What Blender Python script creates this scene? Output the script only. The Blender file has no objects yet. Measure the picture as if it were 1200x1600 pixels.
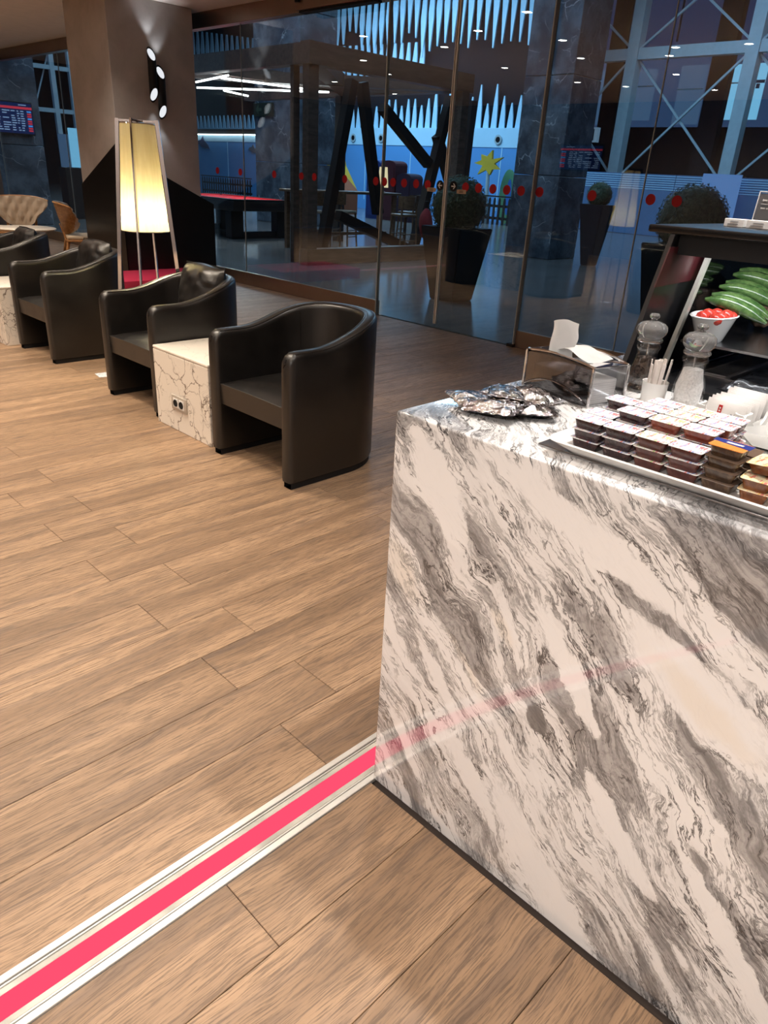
import bpy, bmesh, math, random
from mathutils import Vector, Matrix, noise as mnoise

random.seed(7)
S = bpy.context.scene
COL = S.collection
R = math.radians

# ---------------------------------------------------------------- camera
cam_d = bpy.data.cameras.new('camera')
cam = bpy.data.objects.new('camera', cam_d)
COL.objects.link(cam)
right = Vector((0.70837, -0.70366, 0.05308)).normalized()
fwd = Vector((0.65480, 0.62639, -0.42298)).normalized()
down = fwd.cross(right).normalized()
rot = Matrix((right, -down, -fwd)).transposed()
cam.matrix_world = Matrix.Translation((0, 0, 1.45)) @ rot.to_4x4()
cam_d.sensor_fit = 'VERTICAL'
cam_d.sensor_height = 36.0
cam_d.lens = 1124.68 / 1600 * 36.0
cam_d.clip_start = 0.02
cam_d.clip_end = 300
S.camera = cam

# ---------------------------------------------------------------- render look
S.view_settings.view_transform = 'Standard'
S.view_settings.look = 'None'
S.view_settings.gamma = 1.0
S.view_settings.use_curve_mapping = False
S.view_settings.exposure = 1.30
S.cycles.use_denoising = True
S.cycles.use_adaptive_sampling = True
S.cycles.adaptive_threshold = 0.02
S.cycles.max_bounces = 8
S.cycles.transparent_max_bounces = 16
S.cycles.glossy_bounces = 5
S.cycles.transmission_bounces = 8
S.cycles.sample_clamp_indirect = 6.0
S.cycles.caustics_reflective = False
S.cycles.caustics_refractive = False

# ---------------------------------------------------------------- world and large lights
W = bpy.data.worlds.new('world'); S.world = W
W.use_nodes = True
W.node_tree.nodes['Background'].inputs[0].default_value = (0.05, 0.10, 0.22, 1)
W.node_tree.nodes['Background'].inputs[1].default_value = 0.25


def area_light(name, loc, size, energy, color, aim=None, size_y=None):
    d = bpy.data.lights.new(name, 'AREA')
    d.energy = energy; d.color = color; d.size = size
    if size_y:
        d.shape = 'RECTANGLE'; d.size_y = size_y
    o = bpy.data.objects.new(name, d); COL.objects.link(o)
    o.location = loc
    if aim:
        o.rotation_euler = (Vector(aim) - Vector(loc)).to_track_quat('-Z', 'Y').to_euler()
    return o


# unseen cool fill lights added under the roof to brighten the dim hall
area_light('hall_fill_light', (7.6, 9, 8.9), 5, 240, (0.50, 0.74, 1.0), (16, 12, 1.5))  # added near the glass to light the faces turned towards it
area_light('hall_fill_light', (19, 23, 8.6), 8, 900, (0.50, 0.76, 1.0))
area_light('hall_fill_light', (22, 9, 8.6), 8, 290, (0.44, 0.70, 1.0))
area_light('hall_fill_light', (10, 17, 8.6), 6, 150, (0.55, 0.77, 1.0))

WARM = (1.0, 0.86, 0.69)       # lamps over the lounge seats
NEUTRAL = (1.0, 0.945, 0.885)   # lamps around the buffet
SPOT_W = 62.0


# ---------------------------------------------------------------- mesh helpers
def obj(name, bm, mat, parent=None, smooth=False, loc=None):
    me = bpy.data.meshes.new(name)
    bmesh.ops.recalc_face_normals(bm, faces=bm.faces[:])
    bm.to_mesh(me); bm.free()
    if mat:
        me.materials.append(mat)
    if smooth:
        me.polygons.foreach_set('use_smooth', [True] * len(me.polygons))
        me.set_sharp_from_angle(angle=R(42))
    o = bpy.data.objects.new(name, me)
    COL.objects.link(o)
    if parent:
        o.parent = parent
    if loc:
        o.location = loc
    return o


def inst(name, me, parent=None, loc=(0, 0, 0), rot=(0, 0, 0)):
    o = bpy.data.objects.new(name, me); COL.objects.link(o)
    if parent:
        o.parent = parent
    o.location = loc; o.rotation_euler = rot
    return o


def tag(o, label, cat, group=None):
    o['label'] = label; o['category'] = cat
    if group:
        o['group'] = group
    return o


def thing(name, label, cat, loc=(0, 0, 0), rz=0.0, group=None):
    o = bpy.data.objects.new(name, None); COL.objects.link(o)
    o.empty_display_size = 0.1
    o.location = loc; o.rotation_euler = (0, 0, rz)
    return tag(o, label, cat, group)


def structure(o):
    o['kind'] = 'structure'
    return o


def dup(root, loc, rz, label, group=None):
    r = root.copy(); COL.objects.link(r); r.location = loc; r.rotation_euler = (0, 0, rz)
    r['label'] = label
    if group:
        r['group'] = group
    for ch in list(root.children):
        c = ch.copy(); COL.objects.link(c); c.parent = r
        for g in ch.children:
            d = g.copy(); COL.objects.link(d); d.parent = c
    return r


def B():
    return bmesh.new()


def box(bm, x0, x1, y0, y1, z0, z1, bev=0.0, seg=2):
    vs = [bm.verts.new((x, y, z)) for x in (x0, x1) for y in (y0, y1) for z in (z0, z1)]
    idx = [(0, 1, 3, 2), (4, 6, 7, 5), (0, 4, 5, 1), (2, 3, 7, 6), (0, 2, 6, 4), (1, 5, 7, 3)]
    fs = [bm.faces.new([vs[i] for i in f]) for f in idx]
    if bev > 0:
        es = list({e for f in fs for e in f.edges})
        bmesh.ops.bevel(bm, geom=es, offset=bev, segments=seg, profile=0.5, affect='EDGES')
    return bm


def beam(bm, p0, p1, w, h, up=(0, 0, 1)):
    p0, p1 = Vector(p0), Vector(p1)
    d = (p1 - p0).normalized(); u = Vector(up)
    if abs(d.dot(u)) > 0.98:
        u = Vector((1, 0, 0))
    s = d.cross(u).normalized(); u = s.cross(d).normalized()
    vs = []
    for p in (p0, p1):
        for a, b in ((-1, -1), (1, -1), (1, 1), (-1, 1)):
            vs.append(bm.verts.new(p + s * (a * w / 2) + u * (b * h / 2)))
    for f in ((0, 1, 2, 3), (7, 6, 5, 4), (0, 4, 5, 1), (1, 5, 6, 2), (2, 6, 7, 3), (3, 7, 4, 0)):
        bm.faces.new([vs[i] for i in f])
    return bm


def tube(bm, pts, r, n=10, cap=True):
    pts = [Vector(p) for p in pts]
    rs = r if isinstance(r, (list, tuple)) else [r] * len(pts)
    rings = []
    t0 = (pts[1] - pts[0]).normalized()
    u = t0.orthogonal().normalized()
    for i, p in enumerate(pts):
        a = pts[max(i - 1, 0)]; b = pts[min(i + 1, len(pts) - 1)]
        t = (b - a).normalized()
        u = (u - t * u.dot(t)).normalized()
        v = t.cross(u)
        rings.append([bm.verts.new(p + (u * math.cos(k * 2 * math.pi / n) + v * math.sin(k * 2 * math.pi / n)) * rs[i]) for k in range(n)])
    for i in range(len(rings) - 1):
        for k in range(n):
            bm.faces.new((rings[i][k], rings[i][(k + 1) % n], rings[i + 1][(k + 1) % n], rings[i + 1][k]))
    if cap:
        bm.faces.new(rings[0][::-1]); bm.faces.new(rings[-1])
    return bm


def lathe(bm, prof, n=24, c=(0, 0, 0), sx=1.0, sy=1.0):
    rings = []
    for r, z in prof:
        if r < 1e-6:
            rings.append([bm.verts.new((c[0], c[1], c[2] + z))])
        else:
            rings.append([bm.verts.new((c[0] + sx * r * math.cos(2 * math.pi * k / n), c[1] + sy * r * math.sin(2 * math.pi * k / n), c[2] + z)) for k in range(n)])
    for a, b in zip(rings[:-1], rings[1:]):
        for k in range(n):
            k2 = (k + 1) % n
            if len(a) == 1 and len(b) == 1:
                continue
            if len(a) == 1:
                bm.faces.new((a[0], b[k2], b[k]))
            elif len(b) == 1:
                bm.faces.new((a[k], a[k2], b[0]))
            else:
                bm.faces.new((a[k], a[k2], b[k2], b[k]))
    return bm


def prism(bm, pts, fn, t0, t1):
    """extrude the 2-D outline pts between depths t0 and t1; fn(u, v, t) -> xyz"""
    a = [bm.verts.new(fn(u, v, t0)) for u, v in pts]
    b = [bm.verts.new(fn(u, v, t1)) for u, v in pts]
    bm.faces.new(a[::-1]); bm.faces.new(b)
    n = len(pts)
    for i in range(n):
        bm.faces.new((a[i], a[(i + 1) % n], b[(i + 1) % n], b[i]))
    return bm


def onX(u, v, t):  # outline in (Y, Z), depth along X
    return (t, u, v)


def onY(u, v, t):  # outline in (X, Z), depth along Y
    return (u, t, v)


def onZ(u, v, t):
    return (u, v, t)


def xform(bm, M):
    bmesh.ops.transform(bm, matrix=M, verts=bm.verts[:])
    return bm


def circle(r, n, cx=0.0, cy=0.0, sx=1.0, sy=1.0):
    return [(cx + sx * r * math.cos(2 * math.pi * k / n), cy + sy * r * math.sin(2 * math.pi * k / n)) for k in range(n)]


def sstep(a, b, x):
    t = min(max((x - a) / (b - a), 0), 1)
    return t * t * (3 - 2 * t)


# ---------------------------------------------------------------- materials
class NT:
    def __init__(s, name):
        s.m = bpy.data.materials.new(name); s.m.use_nodes = True
        s.t = s.m.node_tree; s.t.nodes.clear()
        s.out = s.t.nodes.new('ShaderNodeOutputMaterial')

    def n(s, typ, **kw):
        nd = s.t.nodes.new('ShaderNode' + typ)
        for k, v in kw.items():
            setattr(nd, k, v)
        return nd

    def l(s, a, b):
        s.t.links.new(a, b)

    def put(s, sock, v):
        if hasattr(v, 'is_output') or isinstance(v, bpy.types.NodeSocket):
            s.l(v, sock)
        else:
            sock.default_value = v

    def math(s, op, a, b=None, c=None, clamp=False):
        nd = s.n('Math', operation=op, use_clamp=clamp)
        s.put(nd.inputs[0], a)
        if b is not None:
            s.put(nd.inputs[1], b)
        if c is not None:
            s.put(nd.inputs[2], c)
        return nd.outputs[0]

    def vmath(s, op, a, b=None):
        nd = s.n('VectorMath', operation=op)
        s.put(nd.inputs[0], a)
        if b is not None:
            s.put(nd.inputs[1], b)
        return nd.outputs['Value'] if op in ('DOT_PRODUCT', 'LENGTH') else nd.outputs[0]

    def noise(s, vec, scale=5.0, detail=3.0, rough=0.5, dist=0.0):
        nd = s.n('TexNoise')
        if vec is not None:
            s.l(vec, nd.inputs['Vector'])
        nd.inputs['Scale'].default_value = scale
        nd.inputs['Detail'].default_value = detail
        nd.inputs['Roughness'].default_value = rough
        nd.inputs['Distortion'].default_value = dist
        return nd.outputs[0]

    def maprange(s, v, a, b, c=0.0, d=1.0, smooth=True):
        nd = s.n('MapRange')
        nd.interpolation_type = 'SMOOTHSTEP' if smooth else 'LINEAR'
        s.put(nd.inputs[0], v)
        for i, x in enumerate((a, b, c, d)):
            nd.inputs[i + 1].default_value = x
        return nd.outputs[0]

    def mix(s, f, a, b):
        nd = s.n('Mix', data_type='RGBA')
        s.put(nd.inputs[0], f)
        s.put(nd.inputs[6], a if not isinstance(a, tuple) else (*a[:3], 1))
        s.put(nd.inputs[7], b if not isinstance(b, tuple) else (*b[:3], 1))
        return nd.outputs[2]

    def comb(s, x, y, z):
        nd = s.n('CombineXYZ')
        for i, v in enumerate((x, y, z)):
            s.put(nd.inputs[i], v)
        return nd.outputs[0]

    def coord(s, which='Object'):
        return s.n('TexCoord').outputs[which]

    def mapping(s, vec, loc=(0, 0, 0), rot=(0, 0, 0), scale=(1, 1, 1), typ='POINT'):
        nd = s.n('Mapping', vector_type=typ)
        s.l(vec, nd.inputs[0])
        nd.inputs[1].default_value = loc; nd.inputs[2].default_value = rot; nd.inputs[3].default_value = scale
        return nd.outputs[0]

    def bump(s, h, strength=0.2, dist=0.01):
        nd = s.n('Bump'); nd.inputs['Strength'].default_value = strength; nd.inputs['Distance'].default_value = dist
        s.l(h, nd.inputs['Height'])
        return nd.outputs[0]

    def bsdf(s, col, rough=0.5, metal=0.0, spec=0.5, normal=None, **kw):
        p = s.n('BsdfPrincipled')
        s.put(p.inputs['Base Color'], (*col[:3], 1) if isinstance(col, tuple) else col)
        s.put(p.inputs['Roughness'], rough); s.put(p.inputs['Metallic'], metal)
        p.inputs['Specular IOR Level'].default_value = spec
        if normal is not None:
            s.l(normal, p.inputs['Normal'])
        for k, v in kw.items():
            s.put(p.inputs[k.replace('_', ' ')], v)
        s.l(p.outputs[0], s.out.inputs[0])
        return p

    def done(s, shader=None):
        if shader is not None:
            s.l(shader, s.out.inputs[0])
        return s.m


def simple(name, col, rough=0.5, metal=0.0, spec=0.5, var=0.06, vscale=6.0, bump=0.0, bscale=40.0, **kw):
    """a plain surface with a little tonal variation and fine relief"""
    t = NT(name)
    co = t.coord()
    n = t.noise(co, vscale, 4.0, 0.55)
    f = t.maprange(n, 0.3, 0.7, 1.0 - var, 1.0 + var)
    c = t.vmath('SCALE', (*col[:3],))
    nd = c.node
    t.l(f, nd.inputs['Scale'])
    nm = None
    if bump > 0:
        nm = t.bump(t.noise(co, bscale, 3.0, 0.6), bump, 0.004)
    t.bsdf(c, rough, metal, spec, nm, **kw)
    return t.done()


def emit(name, col, strength):
    t = NT(name)
    e = t.n('Emission'); e.inputs[0].default_value = (*col, 1); e.inputs[1].default_value = strength
    return t.done(e.outputs[0])


def glass_sheet(name, tint=(0.86, 0.92, 0.93), base=0.045, gain=0.9):
    """thin architectural glass: clear transmission plus a mirror reflection that grows at grazing angles"""
    t = NT(name)
    lw = t.n('LayerWeight'); lw.inputs[0].default_value = 0.5
    p5 = t.math('POWER', lw.outputs['Facing'], 5.0)
    f = t.math('MULTIPLY_ADD', p5, gain, base, clamp=True)
    tr = t.n('BsdfTransparent'); tr.inputs[0].default_value = (*tint, 1)
    gl = t.n('BsdfGlossy'); gl.inputs['Roughness'].default_value = 0.0
    gl.inputs[0].default_value = (1, 1, 1, 1)
    mx = t.n('MixShader'); t.l(f, mx.inputs[0]); t.l(tr.outputs[0], mx.inputs[1]); t.l(gl.outputs[0], mx.inputs[2])
    return t.done(mx.outputs[0])


def mat_plank():
    t = NT('oak_plank')
    co = t.coord(); oi = t.n('ObjectInfo')
    rnd = oi.outputs['Random']
    off = t.comb(t.math('MULTIPLY', rnd, 31.0), t.math('MULTIPLY', rnd, 17.0), t.math('MULTIPLY', rnd, 53.0))
    p = t.vmath('ADD', co, off)
    warp = t.noise(t.mapping(p, scale=(1.6, 5, 1)), 1.0, 3.0, 0.5)
    wv = t.comb(0.0, t.math('MULTIPLY', t.math('SUBTRACT', warp, 0.5), 0.10), 0.0)
    q = t.vmath('ADD', p, wv)
    broad = t.noise(t.mapping(q, scale=(0.9, 9, 1)), 1.0, 3.0, 0.55)
    streak = t.noise(t.mapping(q, scale=(1.5, 34, 1)), 1.0, 4.0, 0.6)
    fine = t.noise(t.mapping(q, scale=(11, 250, 1)), 1.0, 4.0, 0.72)
    knot = t.noise(t.mapping(q, scale=(3.2, 12, 1)), 1.0, 2.0, 0.5)
    base = t.mix(t.maprange(broad, 0.32, 0.68), (0.225, 0.140, 0.083), (0.385, 0.246, 0.147))
    base = t.mix(t.math('MULTIPLY', t.maprange(streak, 0.48, 0.70), 0.60), base, (0.155, 0.105, 0.078))
    base = t.mix(t.math('MULTIPLY', t.maprange(knot, 0.66, 0.76), 0.6), base, (0.12, 0.085, 0.066))
    base = t.mix(t.math('MULTIPLY', t.maprange(fine, 0.45, 0.60), 0.74), base, (0.110, 0.072, 0.048))
    tone = t.maprange(rnd, 0.0, 1.0, 0.95, 1.12, False)
    c = t.vmath('SCALE', base); t.l(tone, c.node.inputs['Scale'])
    nm = t.bump(fine, 0.25, 0.002)
    t.bsdf(c, t.maprange(fine, 0.3, 0.7, 0.36, 0.50), 0, 0.45, nm)
    return t.done()


def mat_counter_marble():
    """white marble: ragged grey ribbons with fibrous streaks, calm white islands, thin dark veins"""
    t = NT('grey_veined_marble')
    co = t.coord()
    sep = t.n('SeparateXYZ'); t.l(co, sep.inputs[0])
    X = sep.outputs[0]
    w1 = t.noise(co, 2.3, 2.0, 0.5)
    w2 = t.noise(co, 8.0, 4.0, 0.6)
    a = t.vmath('DOT_PRODUCT', co, (0.10, -0.70, -0.71))
    b0 = t.vmath('DOT_PRODUCT', co, (0.45, -0.71, 0.70))
    b = t.math('ADD', b0, t.math('ADD', t.math('MULTIPLY', t.math('SUBTRACT', w1, 0.5), 0.26), t.math('MULTIPLY', t.math('SUBTRACT', w2, 0.5), 0.06)))

    def streaks(fx, fa, fb, det, rgh, dist=0.0):
        return t.noise(t.comb(t.math('MULTIPLY', X, fx), t.math('MULTIPLY', a, fa), t.math('MULTIPLY', b, fb)), 1.0, det, rgh, dist)
    big = streaks(2.0, 1.7, 8.5, 3.0, 0.5)
    med = streaks(3.0, 3.2, 25.0, 9.0, 0.69)
    thin = streaks(3.0, 5.0, 60.0, 8.0, 0.70, 0.25)
    web = streaks(3.0, 7.0, 26.0, 7.0, 0.62, 0.5)
    grain = t.noise(co, 85.0, 5.0, 0.7)
    pw = t.vmath('ADD', co, t.comb(0.0, t.math('MULTIPLY', t.math('SUBTRACT', t.noise(co, 10.0, 6.0, 0.62), 0.5), 0.075),
                                   t.math('MULTIPLY', t.math('SUBTRACT', t.noise(t.mapping(co, loc=(3, 7, 1)), 10.0, 6.0, 0.62), 0.5), 0.075)))

    def island(cy, cz, ang, la, lb, soft=0.70):
        v = t.mapping(pw, (0, cy, cz), (R(ang), 0, 0), (1000, la, lb), 'TEXTURE')
        return t.maprange(t.vmath('LENGTH', v), 1.15, soft)

    def union(lst, soft=0.70):
        m = None
        for e in lst:
            i = island(*e, soft=soft)
            m = i if m is None else t.math('MAXIMUM', m, i)
        return m
    # calm white islands: centre (Y, Z) on the front, slope, half length, half width
    white = union([(0.535, 0.920, 22, 0.235, 0.036), (0.275, 0.722, 31, 0.165, 0.054), (0.850, 0.890, 55, 0.130, 0.045),
                   (0.470, 0.115, 46, 0.240, 0.055), (0.500, 0.640, 52, 0.150, 0.026), (0.215, 0.805, 30, 0.060, 0.012),
                   (0.690, 0.245, 48, 0.130, 0.028), (0.335, 0.345, 48, 0.130, 0.026), (0.790, 0.430, 52, 0.120, 0.018),
                   (0.180, 0.500, 20, 0.018, 0.010), (0.950, 0.500, 62, 0.10, 0.018), (0.09, 0.25, 46, 0.20, 0.026), (0.88, 0.20, 55, 0.10, 0.020), (0.60, 0.37, 50, 0.10, 0.014)])
    grey = union([(0.30, 0.945, 20, 0.25, 0.080), (0.40, 0.850, 24, 0.22, 0.032), (0.43, 0.705, 44, 0.20, 0.032), (0.20, 0.555, 36, 0.20, 0.050),
                  (0.70, 0.745, 50, 0.17, 0.050), (0.37, 0.505, 48, 0.20, 0.034), (0.60, 0.560, 52, 0.14, 0.030), (0.20, 0.17, 54, 0.20, 0.038),
                  (0.82, 0.64, 52, 0.14, 0.026), (0.15, 0.36, 44, 0.16, 0.028), (0.86, 0.10, 56, 0.12, 0.022)], 0.2)
    cream = union([(0.655, 0.655, 55, 0.062, 0.020), (0.93, 0.66, 50, 0.10, 0.05), (0.26, 0.70, 30, 0.14, 0.03), (0.74, 0.53, 50, 0.12, 0.02)], 0.3)
    blot = island(0.546, 0.487, 60, 0.034, 0.026, soft=0.88)
    inv = t.math('SUBTRACT', 1.0, white)
    # ribbon field
    f = t.math('ADD', big, t.math('MULTIPLY', t.math('SUBTRACT', med, 0.5), 0.62))
    f = t.math('ADD', f, t.math('MULTIPLY', grey, 0.17))
    f = t.math('SUBTRACT', f, t.math('MULTIPLY', white, 0.45))
    ribbon = t.maprange(f, 0.540, 0.585)
    edge = t.maprange(t.math('ABSOLUTE', t.math('SUBTRACT', f, 0.535)), 0.020, 0.003)
    fib = t.maprange(thin, 0.40, 0.64)
    patch = t.maprange(t.noise(co, 5.0, 3.0, 0.6), 0.36, 0.64)
    veinw = t.math('MULTIPLY', t.maprange(t.math('ABSOLUTE', t.math('SUBTRACT', web, 0.5)), 0.026, 0.003), patch)
    veinm = t.math('MULTIPLY', t.maprange(t.math('ABSOLUTE', t.math('SUBTRACT', med, 0.47)), 0.022, 0.002), t.maprange(patch, 0.0, 1.0, 1.0, 0.35, False))
    dark = t.math('MAXIMUM', t.math('MULTIPLY', edge, t.math('ADD', t.math('MULTIPLY', patch, 0.55), 0.42)), t.math('MAXIMUM', t.math('MULTIPLY', veinw, 0.95), t.math('MULTIPLY', veinm, 0.95)))
    dark = t.math('MULTIPLY', dark, t.math('ADD', t.math('MULTIPLY', inv, 0.97), 0.03))
    c = t.mix(t.math('MULTIPLY', cream, 0.55), (0.88, 0.875, 0.875), (0.84, 0.77, 0.67))
    c = t.mix(t.math('MULTIPLY', t.maprange(f, 0.40, 0.53), 0.16), c, (0.45, 0.44, 0.44))
    g = t.mix(fib, (0.43, 0.423, 0.427), (0.130, 0.128, 0.134))
    g = t.mix(t.math('MULTIPLY', t.maprange(grain, 0.46, 0.66), 0.5), g, (0.105, 0.102, 0.106))
    c = t.mix(t.math('MULTIPLY', ribbon, 0.92), c, g)
    c = t.mix(dark, c, (0.035, 0.034, 0.038))
    c = t.mix(t.math('MULTIPLY', blot, 0.9), c, t.mix(fib, (0.17, 0.165, 0.17), (0.10, 0.10, 0.10)))
    t.bsdf(c, 0.16, 0, 0.5, None, Coat_Weight=0.8, Coat_Roughness=0.03, Coat_IOR=1.75)
    return t.done()


def mat_cube_marble(name, vein_col, amount):
    t = NT(name)
    co = t.coord()
    w = t.n('TexNoise'); t.l(co, w.inputs[0]); w.inputs['Scale'].default_value = 4.0; w.inputs['Detail'].default_value = 6.0
    p = t.vmath('ADD', co, t.vmath('MULTIPLY', t.vmath('SUBTRACT', w.outputs['Color'], (0.5, 0.5, 0.5)), (0.40, 0.40, 0.40)))
    v = t.n('TexVoronoi', feature='DISTANCE_TO_EDGE'); t.l(t.mapping(p, rot=(0.5, 0.2, 0.4), scale=(1, 1, 1)), v.inputs[0])
    v.inputs['Scale'].default_value = 5.2
    e = t.maprange(v.outputs[0], 0.030, 0.0)
    v2 = t.n('TexVoronoi', feature='DISTANCE_TO_EDGE'); t.l(p, v2.inputs[0]); v2.inputs['Scale'].default_value = 17.0
    e2 = t.math('MULTIPLY', t.maprange(v2.outputs[0], 0.05, 0.0), t.maprange(t.noise(co, 5.0, 2.0), 0.50, 0.60))
    m = t.math('MULTIPLY', t.math('MAXIMUM', e, e2), t.maprange(t.noise(co, 7.0, 2.0), 0.36, 0.60, 0.25, amount))
    c = t.mix(m, (0.80, 0.74, 0.66), vein_col)
    t.bsdf(c, 0.22, 0, 0.5)
    return t.done()


def mat_dark_marble():
    t = NT('dark_blue_marble')
    co = t.coord()
    w = t.n('TexNoise'); t.l(co, w.inputs[0]); w.inputs['Scale'].default_value = 1.6; w.inputs['Detail'].default_value = 4.0
    p = t.vmath('ADD', co, t.vmath('MULTIPLY', t.vmath('SUBTRACT', w.outputs['Color'], (0.5, 0.5, 0.5)), (0.9, 0.9, 0.9)))
    v = t.n('TexVoronoi', feature='DISTANCE_TO_EDGE'); t.l(p, v.inputs[0]); v.inputs['Scale'].default_value = 1.5
    e = t.math('MULTIPLY', t.maprange(v.outputs[0], 0.022, 0.0), t.maprange(t.noise(co, 1.7, 3.0), 0.45, 0.65))
    cloud = t.noise(co, 2.2, 5.0, 0.65)
    c = t.mix(t.maprange(cloud, 0.35, 0.7), (0.045, 0.058, 0.075), (0.145, 0.175, 0.21))
    c = t.mix(t.math('MULTIPLY', e, 0.8), c, (0.55, 0.58, 0.6))
    t.bsdf(c, 0.25, 0, 0.5)
    return t.done()


def mat_tile_floor():
    t = NT('polished_grey_tile')
    co = t.coord()
    br = t.n('TexBrick'); t.l(co, br.inputs[0])
    br.offset = 0.5
    br.inputs['Color1'].default_value = (0.125, 0.12, 0.115, 1); br.inputs['Color2'].default_value = (0.15, 0.145, 0.138, 1)
    br.inputs['Mortar'].default_value = (0.075, 0.073, 0.07, 1)
    br.inputs['Scale'].default_value = 1.0; br.inputs['Mortar Size'].default_value = 0.006
    br.inputs['Brick Width'].default_value = 1.2; br.inputs['Row Height'].default_value = 0.6
    n = t.noise(co, 3.0, 5.0, 0.6)
    c = t.mix(t.math('MULTIPLY', t.maprange(n, 0.35, 0.7), 0.4), br.outputs[0], (0.23, 0.225, 0.215))
    t.bsdf(c, 0.16, 0, 0.5)
    return t.done()


def mat_leather():
    t = NT('black_leather')
    co = t.coord()
    v = t.n('TexVoronoi'); t.l(co, v.inputs[0]); v.inputs['Scale'].default_value = 260.0
    n = t.noise(co, 7.0, 4.0, 0.6)
    c = t.mix(t.maprange(n, 0.35, 0.7), (0.0070, 0.0060, 0.0056), (0.0110, 0.0092, 0.0083))
    nm = t.bump(v.outputs[0], 0.10, 0.0015)
    t.bsdf(c, t.maprange(n, 0.3, 0.7, 0.34, 0.44), 0, 0.6, nm, Coat_Weight=0.25, Coat_Roughness=0.22)
    return t.done()


def mat_plaster():
    t = NT('grey_stucco_plaster')
    co = t.coord()
    n = t.noise(co, 2.2, 5.0, 0.6, 0.4)
    n2 = t.noise(co, 14.0, 4.0, 0.6)
    c = t.mix(t.maprange(n, 0.3, 0.7), (0.37, 0.345, 0.335), (0.46, 0.43, 0.42))
    t.bsdf(c, t.maprange(n2, 0.3, 0.7, 0.40, 0.58), 0, 0.35, t.bump(n2, 0.12, 0.004))
    return t.done()


def mat_wood(name, dark, light, scale=(2, 30, 30), rough=0.4):
    t = NT(name)
    co = t.coord()
    n = t.noise(t.mapping(co, scale=scale), 1.0, 4.0, 0.6)
    c = t.mix(t.maprange(n, 0.32, 0.7), dark, light)
    t.bsdf(c, rough, 0, 0.4)
    return t.done()


def mat_shade():
    t = NT('cream_fabric_shade')
    n = t.noise(t.mapping(t.coord(), scale=(60, 60, 4)), 1.0, 2.0)
    c = t.mix(t.maprange(n, 0.3, 0.7), (0.80, 0.73, 0.50), (0.86, 0.80, 0.58))
    d = t.n('BsdfDiffuse'); t.l(c, d.inputs[0])
    tr = t.n('BsdfTranslucent'); t.l(c, tr.inputs[0])
    mx = t.n('MixShader'); mx.inputs[0].default_value = 0.55
    t.l(d.outputs[0], mx.inputs[1]); t.l(tr.outputs[0], mx.inputs[2])
    return t.done(mx.outputs[0])


def mat_jam(name, col, edge):
    t = NT(name)
    n = t.noise(t.coord(), 60.0, 4.0, 0.6)
    c = t.mix(t.maprange(n, 0.35, 0.7), col, edge)
    t.bsdf(c, 0.22, 0, 0.35, None, Coat_Weight=0.25, Coat_Roughness=0.04)
    return t.done()


def mat_foil():
    t = NT('crumpled_foil')
    co = t.coord()
    n = t.noise(co, 38.0, 4.0, 0.6)
    n2 = t.noise(t.mapping(co, scale=(1, 3, 1)), 30.0, 3.0, 0.6)
    h = t.math('ADD', n, t.math('MULTIPLY', n2, 0.8))
    c = t.mix(t.maprange(n, 0.4, 0.6), (0.50, 0.50, 0.52), (0.70, 0.70, 0.72))
    t.bsdf(c, 0.09, 1.0, 0.5, t.bump(h, 0.9, 0.008))
    return t.done()


def mat_leaf():
    t = NT('boxwood_leaf')
    n = t.noise(t.coord(), 22.0, 3.0, 0.6)
    c = t.mix(t.maprange(n, 0.35, 0.65), (0.030, 0.062, 0.036), (0.095, 0.145, 0.08))
    t.bsdf(c, 0.55, 0, 0.3)
    return t.done()


def mat_lid(name, paper, ink, ink2, sc=55.0):
    """printed foil lid: pale paper with scattered marks of colour"""
    t = NT(name)
    co = t.coord()
    a = t.noise(t.mapping(co, scale=(1.0, 3.2, 1)), sc, 2.0, 0.5)
    b = t.noise(t.mapping(co, loc=(3, 1, 0), scale=(1.0, 2.6, 1)), sc * 1.4, 2.0, 0.5)
    c = t.mix(t.math('MULTIPLY', t.maprange(a, 0.565, 0.61), 0.9), paper, ink)
    c = t.mix(t.math('MULTIPLY', t.maprange(b, 0.585, 0.63), 0.9), c, ink2)
    t.bsdf(c, 0.3, 0, 0.5)
    return t.done()


M_PLANK = mat_plank()
M_MARBLE = mat_counter_marble()
M_CUBE = mat_cube_marble('brown_veined_marble', (0.13, 0.085, 0.06), 0.9)
M_CUBETOP = mat_cube_marble('pale_marble', (0.45, 0.44, 0.42), 0.35)
M_DARKMARBLE = mat_dark_marble()
M_TILE = mat_tile_floor()
M_LEATHER = mat_leather()
M_PLASTER = mat_plaster()
M_SHADE = mat_shade()
M_FOIL = mat_foil()
M_LEAF = mat_leaf()
M_CHROME = simple('chrome', (0.72, 0.72, 0.74), 0.06, 1.0, var=0.02)
M_BRONZE = simple('brushed_bronze', (0.36, 0.27, 0.21), 0.32, 1.0, var=0.05, vscale=3.0)
M_KICK = simple('bronze_kickplate', (0.40, 0.30, 0.24), 0.34, 0.85, var=0.05, vscale=2.0)
M_ALU = simple('brushed_aluminium', (0.80, 0.78, 0.73), 0.35, 0.55, var=0.06, vscale=12.0)
M_DOORRAIL = simple('satin_door_rail', (0.88, 0.88, 0.87), 0.4, 0.0, var=0.04)
M_ALUGREY = simple('grey_filler', (0.46, 0.44, 0.38), 0.55, 0.0, var=0.22, vscale=9.0)
M_STEEL = simple('stainless_steel', (0.55, 0.55, 0.56), 0.25, 1.0, var=0.05, vscale=8.0)
M_STEELG = simple('green_grey_painted_steel', (0.36, 0.46, 0.50), 0.45, 0.0, var=0.06)
M_BLACK = simple('black_paint', (0.006, 0.006, 0.007), 0.30, 0, 0.5, var=0.1)
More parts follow.
